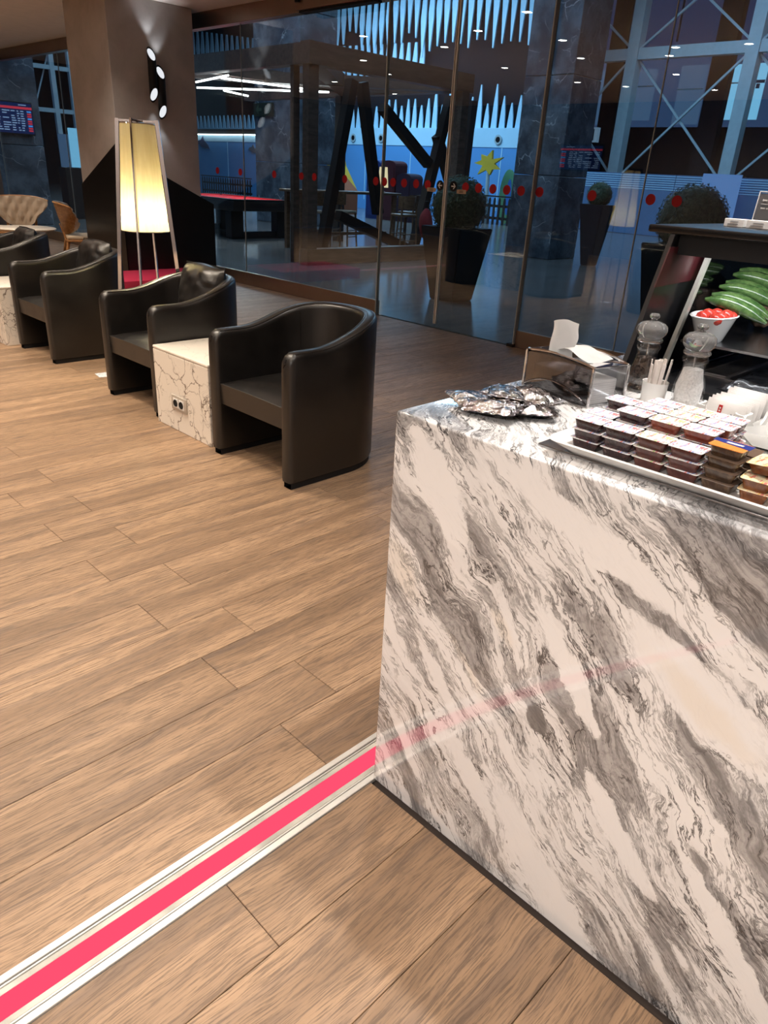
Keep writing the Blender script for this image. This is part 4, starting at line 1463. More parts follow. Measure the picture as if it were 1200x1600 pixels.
KC = (0.054, 0.046)
for k in range(4):
    jam((1.128 + 0.002 * k, 0.3535, Z0 + k * PH), M_JCHOC, M_LIDO if k == 3 else M_LIDC, KC, 'dark spread portion with bubbles, %s of the stack beside the honey' % LV[k] if k < 3 else 'dark spread portion with an orange and blue lid on top of its stack',
        'spread portions on the plate', R(-2), extra=orange_extra if k == 3 else None, name='spread_portion')
for k in range(3):
    jam((1.185, 0.350, Z0 + k * PH), M_JCHOC, M_LIDC, KC, 'dark spread portion, %s of the rear spread stack' % LV[k], 'spread portions on the plate', R(3), name='spread_portion')
KH = (0.046, 0.046)
for k in range(2):
    jam((1.132, 0.300, Z0 + k * PH), M_JHONEY, M_LIDY, KH, 'honey portion, %s of the stack beside the dark spread' % LV[k], 'honey portions on the plate', R(4), name='honey_portion')
jam((1.150, 0.297, Z0 + 2 * PH + 0.006), M_JHONEY, M_LIDY, KH, 'honey portion tilted on top of the stack beside the dark spread', 'honey portions on the plate', R(-12), (R(-8), R(-8)), name='honey_portion')
for k in range(3):
    jam((1.130, 0.249, Z0 + k * PH), M_JHONEY, M_LIDY, KH, 'honey portion, %s of the stack at the picture edge' % LV[k], 'honey portions on the plate', R(-3), name='honey_portion')
for k in range(3):
    jam((1.205, 0.290, Z0 + k * PH), M_JHONEY, M_LIDY, KH, 'honey portion, %s of the rear honey stack' % LV[k], 'honey portions on the plate', R(5), name='honey_portion')

# =================================================================== DISPLAY CASE
t = thing('food_display_case', 'black food display case with sloping end panel and glass at the counter back', 'display case', (2.1, 0.0, ZT))


def W2C(x, yv, z):
    return (x - 2.1, yv, z - ZT)


bm = B(); box(bm, *[1.70 - 2.1, 2.95 - 2.1], -1.2, 0.80, 0.0, 0.018, 0.003, 1); obj('deck', bm, M_BLACK, t)
bm = B(); prism(bm, [(1.630 - 2.1, 0.0), (1.775 - 2.1, 0.345), (2.95 - 2.1, 0.345), (2.95 - 2.1, 0.0)], onY, 0.801, 0.813); ep = obj('end_panel', bm, M_BLACK, t)
bm = B(); prism(bm, [(1.715 - 2.1, 0.228), (1.757 - 2.1, 0.318), (2.02 - 2.1, 0.312), (1.95 - 2.1, 0.235)], onY, 0.797, 0.8005); obj('red_reflection_patch', bm, simple('red_reflection_colour', (0.045, 0.005, 0.007), 0.45), ep)  # red reflection on the end panel, put in as a coloured patch
bm = B(); box(bm, 1.775 - 2.1, 2.95 - 2.1, -1.2, 0.872, 0.346, 0.363, 0.004, 2); obj('top_shelf', bm, M_BLACK, t, True)
bm = B(); box(bm, 1.80 - 2.1, 1.82 - 2.1, -1.2, 0.800, 0.300, 0.345); obj('fascia', bm, M_BLACKM, t)
bm = B(); prism(bm, [(1.810 - 2.1, 0.026), (1.945 - 2.1, 0.304), (2.46 - 2.1, 0.278), (2.44 - 2.1, 0.066)], onY, 0.776, 0.780); gp = obj('glass_pane', bm, M_CASEGLASS, t)
bm = B(); beam(bm, W2C(1.806, 0.776, 1.040), W2C(1.943, 0.776, 1.320), 0.016, 0.010, up=(0, 1, 0)); obj('polished_edge', bm, simple('polished_acrylic_edge', (0.45, 0.43, 0.38), 0.15, 0.3), gp)
bm = B(); beam(bm, W2C(2.36, 0.755, 1.060), W2C(2.47, 0.755, 1.300), 0.020, 0.026, up=(0, 1, 0)); fb = obj('frame_bar', bm, M_BLACK, t)
bm = B(); lathe(bm, [(0, -0.012), (0.006, -0.012), (0.006, -0.009), (0, -0.009)], 12); xform(bm, Matrix.Rotation(R(90), 4, 'X')); o = obj('screw', bm, M_CHROME, fb); o.location = W2C(2.385, 0.742, 1.10)
bm = B(); box(bm, 1.87 - 2.1, 2.50 - 2.1, 0.55, 0.772, 0.088, 0.094); obj('inner_shelf', bm, M_STEEL, t)
bm = B(); box(bm, 1.86 - 2.1, 2.62 - 2.1, 0.600, 0.735, 0.0185, 0.022); obj('steel_strip', bm, M_STEEL, t)
bm = B()
for k in range(58):
    x = 1.875 + k * 0.011
    beam(bm, W2C(x, 0.640, ZT + 0.0245), W2C(x, 0.700, ZT + 0.0245), 0.0052, 0.004)
o = obj('grille_slats', bm, M_STEEL, t); o['kind'] = 'stuff'
for yv in (0.75, 0.61):
    bm = B(); tube(bm, [W2C(1.80, yv, ZT + 0.021), W2C(2.75, yv, ZT + 0.021)], 0.002, 6); obj('deck_rail', bm, M_CHROME, t, True)

bm = B(); box(bm, 1.83 - 2.1, 1.86 - 2.1, -1.1, 0.77, 0.330, 0.343); obj('fill_bar', bm, emit('case_fill_glow', (0.95, 0.97, 1.0), 0.8), t)  # glowing bar added behind the fascia to brighten the food
area_light('case_fill_light', (1.87, 0.30, ZT + 0.325), 0.9, 1.3, (0.92, 0.96, 1.0), (2.05, 0.30, ZT), 0.03).rotation_euler.z += 0  # unseen fill light added over the food
# film-wrapped black tray in front of the grille
bm = B(); n = 30; g = {}
for i in range(n + 1):
    for j in range(n + 1):
        u, v = 2 * i / n - 1, 2 * j / n - 1
        d = max(abs(u), abs(v))
        z = 0.024 * (1 - sstep(0.72, 1.0, d)) + 0.004 * mnoise.noise(Vector((u * 5, v * 5, 1))) + 0.0022 * mnoise.noise(Vector((u * 14, v * 14, 3)))
        g[i, j] = bm.verts.new((1.905 + 0.15 * u, 0.50 + 0.115 * v, ZT + 0.0190 + max(z, 0.0)))
for i in range(n):
    for j in range(n):
        bm.faces.new((g[i, j], g[i + 1, j], g[i + 1, j + 1], g[i, j + 1]))
bmesh.ops.solidify(bm, geom=bm.faces[:], thickness=0.001)
tt = NT('cling_film_over_black'); nn = tt.noise(tt.coord(), 55.0, 4.0, 0.6)
tt.bsdf((0.022, 0.022, 0.026), 0.10, 0, 0.6, tt.bump(nn, 0.6, 0.008), Coat_Weight=1.0, Coat_Roughness=0.03)
tag(obj('wrapped_tray', bm, tt.done(), None, True), 'black tray under crinkled cling film in front of the grille', 'tray')

# bowl with tomatoes and cucumbers, bag of nuts, behind the glass edge
SH = ZT + 0.0945
bm = B(); lathe(bm, [(0, 0.0), (0.045, 0.0), (0.050, 0.004), (0.082, 0.058), (0.092, 0.066), (0.088, 0.068), (0.076, 0.058), (0.046, 0.010), (0, 0.008)], 40, sx=1.0, sy=0.56)
tag(obj('salad_bowl', bm, M_WHITE, None, True, (1.915, 0.718, SH)), 'white oval bowl with tomatoes and cucumbers in the display case', 'bowl')
M_TOM = mat_jam('tomato', (0.50, 0.035, 0.025), (0.65, 0.09, 0.06))
rr_ = random.Random(5)
tn = ['nearest the glass edge', 'beside the nearest one', 'in the middle', 'under the cucumbers', 'at the bowl end', 'at the far rim', 'on top', 'by the front rim']
for k in range(8):
    bm = B(); bmesh.ops.create_icosphere(bm, subdivisions=2, radius=0.0165)
    for v in bm.verts:
        v.co.z *= 0.85; v.co *= 1 + 0.08 * mnoise.noise(v.co * 60 + Vector((k, 0, 0)))
    o = obj('tomato', bm, M_TOM, None, True, (1.862 + 0.031 * (k % 4) + rr_.uniform(-.003, .003), 0.694 + 0.034 * (k // 4), SH + 0.062 + 0.003 * (k % 3)))
    tag(o, 'red cut tomato piece in the white bowl, %s' % tn[k], 'tomato', 'tomato pieces in the bowl')
M_CUC = mat_jam('cucumber_skin', (0.035, 0.085, 0.022), (0.105, 0.175, 0.055))
cn = ['lowest', 'second lowest', 'third from below', 'fourth from below', 'uppermost', 'rearmost']
for k in range(6):
    a = Vector((1.950 + 0.032 * k, 0.766 - 0.002 * k, SH + 0.096 + 0.014 * k - 0.004 * (k % 2)))
    b_ = a + Vector((0.040 + 0.012 * (k % 3), -0.150, -0.042 - 0.008 * (k % 2)))
    pts = []
    for q in range(9):
        f = q / 8
        p = a.lerp(b_, f) + Vector((0, 0, 0.012 * math.sin(math.pi * f)))
        pts.append(p - a)
    rad = [0.004, 0.011, 0.0155, 0.0172, 0.0178, 0.0172, 0.0155, 0.011, 0.004]
    bm = B(); tube(bm, pts, rad, 14)
    tag(obj('cucumber', bm, M_CUC, None, True, a), 'small green cucumber piled in the display case, %s of the pile' % cn[k], 'cucumber', 'cucumbers in the display case')
bm = B(); bmesh.ops.create_icosphere(bm, subdivisions=4, radius=0.055)
for v in bm.verts:
    nz = mnoise.noise(v.co * 55) * 0.10 + mnoise.noise(v.co * 22) * 0.12
    v.co *= 1 + nz
    v.co.z *= 1.15; v.co.y *= 0.75
tag(obj('nut_bag', bm, mat_jam('nut_mix', (0.20, 0.11, 0.07), (0.42, 0.28, 0.20)), None, True, (2.215, 0.700, SH + 0.075)), 'clear bag of brown nuts beside the cucumbers in the case', 'nuts')

# sign holders and cards on the case top
ZS = ZT + 0.363
for nm, x, yv, lab in (('sign_holder', 2.20, 0.760, 'clear acrylic sign holder with a grey card on the black case'), ('sign_holder', 2.20, 0.650, 'clear acrylic sign holder at the picture edge on the black case')):
    h = thing(nm, lab, 'sign', (x, yv, ZS), R(4))
    bm = B(); box(bm, -0.0025, 0.0025, -0.0265, 0.0265, 0.0, 0.088); s_ = obj('acrylic_plate', bm, M_ACRYL, h); s_.rotation_euler = (0, R(9), 0)
    bm = B(); box(bm, -0.0008, 0.0008, -0.0245, 0.0245, 0.014, 0.082); obj('grey_card', bm, simple('charcoal_card', (0.11, 0.12, 0.13), 0.5), s_)
    bm = B(); box(bm, -0.0032, 0.0032, -0.028, 0.028, 0.0865, 0.0885); obj('top_edge', bm, M_WHITE, s_)
    bm = B(); box(bm, -0.0032, 0.0032, 0.0262, 0.0280, 0.0, 0.0885); obj('side_edge', bm, M_WHITE, s_)
    bm = B(); box(bm, -0.022, 0.022, -0.028, 0.028, 0.0, 0.003); obj('foot', bm, M_ACRYL, h)
    bm = B()
    for z, n_, w_ in ((0.066, 9, 0.0017), (0.046, 8, 0.0015)):
        for q in range(n_):
            if q == 4:
                continue
            hgt = (0.0045 if q in (0, 5) else 0.0032) * (1.2 if z > 0.06 else 0.9)
            beam(bm, (-0.0030, 0.013 - q * 0.0030, z - hgt / 2), (-0.0030, 0.0133 - q * 0.0030, z + hgt / 2), w_, 0.0005, up=(1, 0, 0))
    box(bm, -0.0034, -0.0028, -0.018, 0.016, 0.0563, 0.0570)
    o = obj('printed_lines', bm, M_WHITE, s_); o['kind'] = 'stuff'
for k, (yv, w_, lab) in enumerate(((0.775, 0.030, 'white name card box lying left of the acrylic sign on the case'), (0.715, 0.036, 'white name card box in front of the acrylic sign on the case'), (0.660, 0.034, 'white name card box at the picture edge on the case'))):
    bm = B(); box(bm, -0.016, 0.016, -w_ / 2 - 0.010, w_ / 2 + 0.010, 0, 0.019, 0.001, 1)
    c = obj('card_box', bm, M_PAPER, None, False, (2.06, yv, ZS)); tag(c, lab, 'card box')
    for q in range(2):
        bm = B(); box(bm, -0.0172, -0.0163, -w_ / 2 + 0.004, w_ / 2 - 0.006 * q, 0.006 + q * 0.006, 0.0075 + q * 0.006); obj('print_line', bm, M_INKGREY, c)

# =================================================================== THE HALL BEYOND THE GLASS
bm = B(); box(bm, 5.985, 48, -14, 48, -0.12, -0.002)
structure(obj('floor_hall', bm, M_TILE))
bm = B(); box(bm, 6.02, 48, -14, 48, 9.6, 9.8)
structure(obj('ceiling_hall', bm, M_VOID))
bm = B(); box(bm, 6.0, 48, 46, 46.2, 0, 9.6)
structure(obj('wall_hall_end', bm, M_VOID))
bm = B(); box(bm, 6.0, 48, -14.2, -14, 0, 9.6)
structure(obj('wall_hall_near', bm, M_VOID))

wl = bpy.data.objects.new('wall_hall_blue', None); COL.objects.link(wl); structure(wl); wl.location = (25, 29, 0)
bm = B(); box(bm, 0, 0.3, -11.6, 14.0, 0, 2.65); obj('blue_wall_face', bm, M_BLUEWALL, wl)
bm = B(); box(bm, -0.02, 0.28, -11.6, 14.0, 2.65, 3.32); obj('pale_band', bm, M_PALEBLUE, wl)
bm = B(); box(bm, 0.4, 0.6, -12.2, 16.0, 3.32, 9.6); obj('dark_upper_wall', bm, M_VOID, wl)
# panel joints on the blue wall
for yv in (-10.2, -8.0, -5.4, -2.6, 0.0, 5.6, 8.4):
    bm = B(); box(bm, -0.01, 0.0, yv - 0.02, yv + 0.02, 0.4, 2.65); obj('panel_joint', bm, M_PALEBLUE, wl)
# round portholes in the pale band
for yv in (-10.0, -8.4, -7.0, -5.4, -3.6, -1.8):
    bm = B(); lathe(bm, [(0, 0), (0.10, 0), (0.16, 0.02), (0.17, 0.05), (0, 0.05)], 18); xform(bm, Matrix.Rotation(R(-90), 4, 'Y') )
    o = obj('porthole', bm, M_STEELG, wl, True); o.location = (-0.02, yv, 2.92)
    bm = B(); prism(bm, circle(0.10, 16), onX, -0.06, -0.055); q = obj('porthole_glass', bm, M_BLACK, o)


def spike(w, h, t=0.05):
    bm = B(); prism(bm, [(-w / 2, 0), (w / 2, 0), (w * 0.30, h * 0.62), (0.02, h), (-0.02, h), (-w * 0.42, h * 0.45)], onX, -t / 2, t / 2)
    bmesh.ops.recalc_face_normals(bm, faces=bm.faces[:])
    me = bpy.data.meshes.new('spike'); bm.to_mesh(me); bm.free(); me.materials.append(M_PALEBLUE)
    return me


def blade(w, h, t, skew):
    bm = B(); prism(bm, [(-0.02, 0), (0.03, 0), (w * 0.5, h * (0.42 + skew)), (w * 0.30, h * 0.72), (0.05, h), (-0.05, h), (-w * 0.30, h * 0.70), (-w * 0.34, h * 0.38)], onX, -t / 2, t / 2)
    bmesh.ops.recalc_face_normals(bm, faces=bm.faces[:])
    me = bpy.data.meshes.new('blade'); bm.to_mesh(me); bm.free(); me.materials.append(M_PALEBLUE)
    return me


SP = [spike(0.27, h) for h in (0.62, 0.86, 1.10, 1.5)]
BL = [blade(0.34, h, 0.06, s) for h, s in ((1.5, 0.0), (1.9, 0.06), (2.4, -0.04), (2.9, 0.02), (3.4, 0.05))]
k = 0
yv = -11.45
while yv < 13.6:
    if not 1.4 < yv < 4.6:
        rightness = 1 - (yv + 11.45) / 25
        i = 3 if -9.6 < yv < -6.4 and k % 2 else (2 if yv < -3 and k % 3 else (1 if yv < 2 else 0))
        inst('spike_up', SP[i], wl, (0.20, yv, 3.31))
    yv += 0.385; k += 1
k = 0
yv = -11.6
while yv < 2.4:
    u = (yv + 11.6) / 14
    zz = 5.55 + 0.75 * u + 0.50 * abs(math.sin(k * 0.42)) + (0.45 if k % 9 > 6 else 0)
    inst('hanging_blade', BL[4 if u < 0.3 else (3 if u < 0.55 else (2 if u < 0.8 else 1))], wl, (0.10, yv, zz))
    yv += 0.400; k += 1
k = 0
yv = 4.6
while yv < 13.0:
    inst('hanging_blade', BL[0], wl, (0.10, yv, 5.6 + 0.06 * k % 3)); yv += 0.46; k += 1
# mid row of short blades seen under the pavilion beam
k = 0
yv = -5.6
while yv < 1.6:
    inst('hanging_blade', BL[0], wl, (0.14, yv, 4.9 + 0.20 * (yv + 5.6) / 7)); yv += 0.40; k += 1
bm = B(); box(bm, -0.10, -0.02, 4.4, 13.6, 3.02, 3.25); obj('black_rail', bm, M_BLACKM, wl)
bm = B(); tube(bm, [(-0.16, 4.3, 2.98), (-0.16, 13.4, 2.98)], 0.024, 8)
tag(obj('light_tube', bm, M_LED, None, True, (25, 29, 0)), 'long white light tube under the black rail on the blue wall', 'light')
# painted fish on the blue wall
for nm, yv, z, sc, lab in (('fish_cutout', 39.7, 2.45, 0.62, 'dark purple dolphin cut-out on the blue wall beside the column'), ('fish_cutout', 34.9, 2.25, 0.42, 'grey fish cut-out on the blue wall')):
    pts = [(0.9, 0.35), (0.4, 0.42), (0.1, 0.72), (-0.1, 0.38), (-0.7, 0.05), (-1.0, -0.35), (-0.75, -0.25), (-0.3, -0.25), (0.3, -0.15), (0.7, 0.05), (1.1, 0.1)]
    bm = B(); prism(bm, [(u * sc, v * sc) for u, v in pts], onX, -0.05, -0.01)
    tag(obj(nm, bm, simple('fish_paint', (0.03, 0.04, 0.12) if sc > 0.5 else (0.09, 0.11, 0.15), 0.6), None, False, (24.98, yv, z)), lab, 'cut-out')


# dark marble columns
def stone_column(x0, x1, y0, y1, label):
    t = thing('marble_column', label, 'column', ((x0 + x1) / 2, (y0 + y1) / 2, 0))
    hx, hy = (x1 - x0) / 2, (y1 - y0) / 2
    for k, (za, zb_) in enumerate(((0.0, 1.62), (1.63, 3.42), (3.43, 5.2), (5.21, 7.2), (7.21, 9.6))):
        bm = B(); box(bm, -hx, hx, -hy, hy, za, zb_, 0.01, 1); obj('stone_panel', bm, M_DARKMARBLE, t)
    return t


stone_column(14.0, 15.05, 9.0, 10.15, 'large dark blue marble column beside the steel facade')
stone_column(14.0, 15.3, 17.45, 19.5, 'dark marble column behind the red pool table')
stone_column(6.20, 7.30, 18.15, 19.3, 'dark marble column carrying the flight board at far left')


# flight boards
def board(name, loc, rz, w, h, label, rows=9):
    t = thing(name, label, 'screen', loc, rz)
    bm = B(); box(bm, -w / 2 - 0.02, w / 2 + 0.02, 0.0, 0.05, -h / 2 - 0.03, h / 2 + 0.03, 0.005, 1); obj('casing', bm, M_BLACK, t)
    bm = B(); box(bm, -w / 2, w / 2, -0.004, 0.0, -h / 2, h / 2); obj('display', bm, M_SCREEN, t)
    bm = B(); box(bm, -w / 2, w / 2, -0.008, -0.0045, h / 2 - 0.20 * h, h / 2 - 0.12 * h); obj('header_bar', bm, M_SCRED, t)
    r_ = random.Random(11)
    b1, b2, b3 = B(), B(), B()
    box(b1, w * 0.16, w * 0.36, -0.008, -0.0045, h / 2 - 0.075 * h, h / 2 - 0.045 * h)
    for k in range(rows):
        z = h / 2 - 0.27 * h - k * 0.078 * h
        x = -w * 0.46
        for wd in (0.16, 0.20, 0.13, 0.07, 0.10):
            a = wd * w * r_.uniform(0.55, 1.0)
            if r_.random() > 0.15:
                box(b1, x, x + a, -0.008, -0.0045, z - 0.018 * h, z + 0.018 * h)
            x += (wd + 0.022) * w
        box(b2 if k % 3 else b3, w * 0.36, w * 0.47, -0.008, -0.0045, z - 0.027 * h, z + 0.027 * h)
    for nm, bb, m in (('text_lines', b1, M_SCTEXT), ('red_status', b2, M_SCRED), ('blue_status', b3, M_SCCYAN)):
        o = obj(nm, bb, m, t); o['kind'] = 'stuff'
    return t


board('flight_board', (6.70, 18.06, 2.14), 0, 0.80, 0.58, 'lit flight board with red header on the dark column at far left')
board('flight_board', (-4.42, 10.02, 2.06), R(90), 1.10, 0.50, 'lit flight board on the back wall mirrored in the glass')

# =================================================================== TIMBER PAVILION
t = thing('timber_pavilion', 'dark brown timber pavilion frame with crossing beams in the hall', 'pavilion', (10.1, 12.0, 0))


def pv(x, yv, z):
    return (x - 10.1, yv - 12.0, z)


def pbeam(nm, a, b_, w, h, m=M_DARKWOOD):
    bm = B(); beam(bm, pv(*a), pv(*b_), w, h); return obj(nm, bm, m, t)


pbeam('base_beam', (8.14, 10.02, 0.13), (11.95, 10.02, 0.13), 0.20, 0.25)
pbeam('post', (8.26, 10.02, 0.25), (8.26, 10.02, 2.95), 0.15, 0.20)
pbeam('post', (8.29, 10.45, 0.0), (8.29, 10.45, 2.95), 0.09, 0.12)
pbeam('post', (11.9, 10.02, 0.25), (11.9, 10.02, 2.95), 0.22, 0.20)
pbeam('post', (11.9, 13.4, 0.0), (11.9, 13.4, 2.95), 0.18, 0.18, M_BLACKM)
pbeam('top_beam', (8.14, 10.02, 3.08), (12.1, 10.02, 3.08), 0.22, 0.30)
pbeam('top_beam', (8.29, 10.15, 3.08), (8.29, 17.0, 3.08), 0.22, 0.28)
pbeam('top_beam', (12.0, 10.15, 3.08), (12.0, 17.0, 3.08), 0.22, 0.28)
pbeam('roof_beam', (8.45, 10.2, 3.04), (11.9, 13.2, 3.04), 0.34, 0.20)
pbeam('roof_beam', (11.9, 10.2, 3.02), (9.6, 13.0, 3.02), 0.26, 0.18)
pbeam('roof_beam', (8.4, 13.0, 3.05), (11.9, 13.0, 3.05), 0.20, 0.20)
pbeam('roof_beam', (8.4, 14.6, 3.05), (11.9, 12.0, 3.05), 0.16, 0.16)
for a, b_ in (((10.02, 11, 2.95), (9.34, 11, 0.0)), ((10.30, 11.05, 2.95), (10.86, 11.05, 0.75)), ((10.80, 11, 2.60), (12.2, 11, 1.70)), ((12.72, 11, 2.95), (11.88, 11, 0.0)), ((12.45, 11.05, 2.25), (13.2, 11.05, 1.0)), ((13.41, 11, 2.95), (13.30, 11, 0.0)), ((9.75, 11, 0.72), (11.9, 11, 0.02))):
    pbeam('black_strut', a, b_, 0.17, 0.17, M_BLACKM)
for a, b_, lab in (((8.82, 14.2, 2.90), (8.42, 12.5, 2.90), 'white light tube under the pavilion roof nearest the grey column'), ((8.6, 13.0, 2.90), (10.4, 12.72, 2.90), 'white light tube running across under the pavilion roof'),
                   ((9.3, 14.95, 2.88), (10.75, 12.48, 2.88), 'long white light tube slanting under the pavilion roof'), ((9.72, 14.6, 2.86), (10.6, 15.0, 2.86), 'short white light tube over the pool table')):
    bm = B(); tube(bm, [Vector(a) - Vector(a), Vector(b_) - Vector(a)], 0.017, 8)
    tag(obj('light_tube', bm, M_LED, None, True, a), lab, 'light')

area_light('pool_table_light', (10.2, 15.0, 2.82), 0.9, 26, (1.0, 0.97, 0.92), None, 0.1)
# =================================================================== POOL TABLE
t = thing('pool_table', 'black pool table with red cloth in the hall', 'pool table', (10.36, 15.55, 0))
bm = B(); box(bm, -0.86, 0.86, -1.48, 1.48, 0.58, 0.775, 0.02, 2); obj('frame', bm, M_BLACK, t, True)
bm = B(); box(bm, -0.70, 0.70, -1.32, 1.32, 0.776, 0.785); obj('cloth', bm, M_REDCLOTH, t)
for a in ((-0.86, -0.70, -1.48, 1.48), (0.70, 0.86, -1.48, 1.48), (-0.70, 0.70, -1.48, -1.32), (-0.70, 0.70, 1.32, 1.48)):
    bm = B(); box(bm, *a, 0.776, 0.815, 0.008, 1); c = obj('rail', bm, M_BLACK, t)
for a in ((-0.70, -0.65, -1.25, 1.25), (0.65, 0.70, -1.25, 1.25), (-0.62, 0.62, -1.32, -1.27), (-0.62, 0.62, 1.27, 1.32)):
    bm = B(); box(bm, *a, 0.786, 0.808); obj('cushion_strip', bm, M_REDCLOTH, t)
for sx in (-1, 1):
    for sy in (-1, 1):
        bm = B(); box(bm, sx * 0.62 - 0.16, sx * 0.62 + 0.16, sy * 1.15 - 0.12, sy * 1.15 + 0.12, 0.03, 0.58, 0.01, 1); obj('leg', bm, M_BLACK, t)
for sy in (-1, 1):
    bm = B(); box(bm, -0.75, 0.75, sy * 1.15 - 0.08, sy * 1.15 + 0.08, 0.0, 0.14, 0.01, 1); obj('foot_bar', bm, M_BLACK, t)


# =================================================================== PICKET FENCES
def fence(x, y0, y1, h, label):
    t = thing('picket_fence', label, 'fence', (x, (y0 + y1) / 2, 0))
    n = int((y1 - y0) / 0.21)
    L = (y1 - y0) / 2
    bm = B(); prism(bm, [(-0.05, -0.002), (0.05, -0.002), (0.05, h - 0.10), (0.03, h - 0.02), (0, h), (-0.03, h - 0.02), (-0.05, h - 0.10)], onX, -0.012, 0.012)
    p = obj('picket', bm, M_BLACKM, t, False, (0, -L + 0.1, 0)); me = p.data
    for k in range(1, n):
        inst('picket', me, t, (0, -L + 0.1 + k * (y1 - y0 - 0.2) / (n - 1), 0))
    for z in (0.22, h - 0.28):
        bm = B(); box(bm, 0.012, 0.05, -L, L, z - 0.045, z + 0.045); obj('rail', bm, M_BLACKM, t)
    bm = B(); box(bm, -0.03, 0.03, -L, L, h + 0.02, h + 0.07); obj('top_rail', bm, M_BLACKM, t)


fence(23.4, 16.9, 18.9, 0.92, 'black picket fence by the palm cut-out and dark column')
fence(23.4, 33.0, 37.6, 0.88, 'black picket fence in front of the blue wall behind pool table')

# =================================================================== PLAY AREA PIECES
t = thing('palm_cutout', 'yellow palm cut-out on a grey pole before the blue wall', 'cut-out', (23.7, 18.25, 0))
bm = B(); tube(bm, [(0, 0, 0), (0, 0.1, 1.75)], 0.07, 10); obj('pole', bm, M_STEELG, t, True)
pts = []
for k in range(14):
    a = k * math.pi / 7; r_ = (0.62 if k % 2 == 0 else 0.30) * (1 + 0.15 * math.sin(k * 2.3))
    pts.append((0.1 + r_ * 1.05 * math.cos(a), 2.05 + r_ * 0.72 * math.sin(a)))
M_YEL = simple('yellow_paint', (0.50, 0.36, 0.02), 0.6)
bm = B(); prism(bm, pts, onX, -0.08, 0.02); obj('fronds', bm, M_YEL, t)
t = thing('surfboard', 'green surfboard with a blue stripe leaning by the fence', 'surfboard', (24.2, 17.72, 0))
bm = B(); prism(bm, [(0.36 * math.sin(a), 0.95 - 0.95 * math.cos(a)) for a in [k * math.pi / 12 for k in range(24)]], onX, -0.04, 0.04); s_ = obj('board', bm, simple('green_paint', (0.10, 0.30, 0.16), 0.5), t)
bm = B(); prism(bm, [(0.12 * math.sin(a) - 0.08, 0.95 - 0.62 * math.cos(a)) for a in [k * math.pi / 10 for k in range(20)]], onX, -0.055, -0.041); obj('stripe', bm, simple('blue_paint', (0.03, 0.16, 0.50), 0.5), s_)
for yv, w_, col, lab in ((20.36, 0.34, (0.010, 0.03, 0.14), 'tall dark blue rounded locker before the blue wall'), (19.62, 0.34, (0.06, 0.010, 0.014), 'tall dark red rounded locker before the blue wall'), (18.86, 0.35, (0.02, 0.008, 0.02), 'low dark rounded locker before the blue wall')):
    h = 1.93 if yv > 19 else 1.55
    t = thing('play_locker', lab, 'locker', (20, yv, 0))
    pts = [(-w_, 0), (w_, 0), (w_, h - 0.15)] + [(w_ * math.cos(a), h - 0.15 + 0.15 * math.sin(a)) for a in [k * math.pi / 8 for k in range(1, 8)]] + [(-w_, h - 0.15)]
    m = simple('locker_paint', col, 0.4)
    bm = B(); prism(bm, pts, onX, -0.3, 0.3); obj('body', bm, m, t)
    bm = B(); box(bm, -0.315, -0.301, -w_ + 0.06, w_ - 0.06, 0.1, h - 0.22); d_ = obj('door', bm, m, t)
    bm = B(); box(bm, -0.335, -0.316, w_ - 0.16, w_ - 0.12, h * 0.5, h * 0.5 + 0.14); obj('handle', bm, M_STEEL, d_)
t = thing('play_tent', 'orange pointed play tent beside the pavilion', 'tent', (20.4, 23.3, 0))
bm = B(); lathe(bm, [(1.0, 0.0), (1.0, 0.85), (0.05, 1.75), (0, 1.78)], 6); obj('canvas', bm, simple('orange_canvas', (0.20, 0.055, 0.02), 0.8), t)
bm = B(); tube(bm, [(0, 0, 1.7), (0, 0, 2.0)], 0.03, 8); obj('pole', bm, M_STOOLW, t)
t = thing('spotted_slide', 'yellow spotted play slide tower behind the orange tent', 'slide', (21.8, 24.6, 0))
bm = B(); prism(bm, [(-0.9, 0), (0.6, 0), (0.6, 1.2), (0.45, 2.1), (0.2, 2.45), (-0.05, 2.3), (-0.25, 1.7), (-0.9, 0.9)], onX, -0.2, 0.2); s_ = obj('tower', bm, simple('dim_yellow_paint', (0.36, 0.24, 0.015), 0.6), t)
for q, (u, v) in enumerate(((0.3, 2.1), (0.25, 1.6), (0.0, 1.3), (-0.3, 1.2), (0.4, 1.2))):
    bm = B(); prism(bm, circle(0.10, 12, u, v), onX, -0.215, -0.201); obj('spot', bm, M_PALEBLUE, s_)


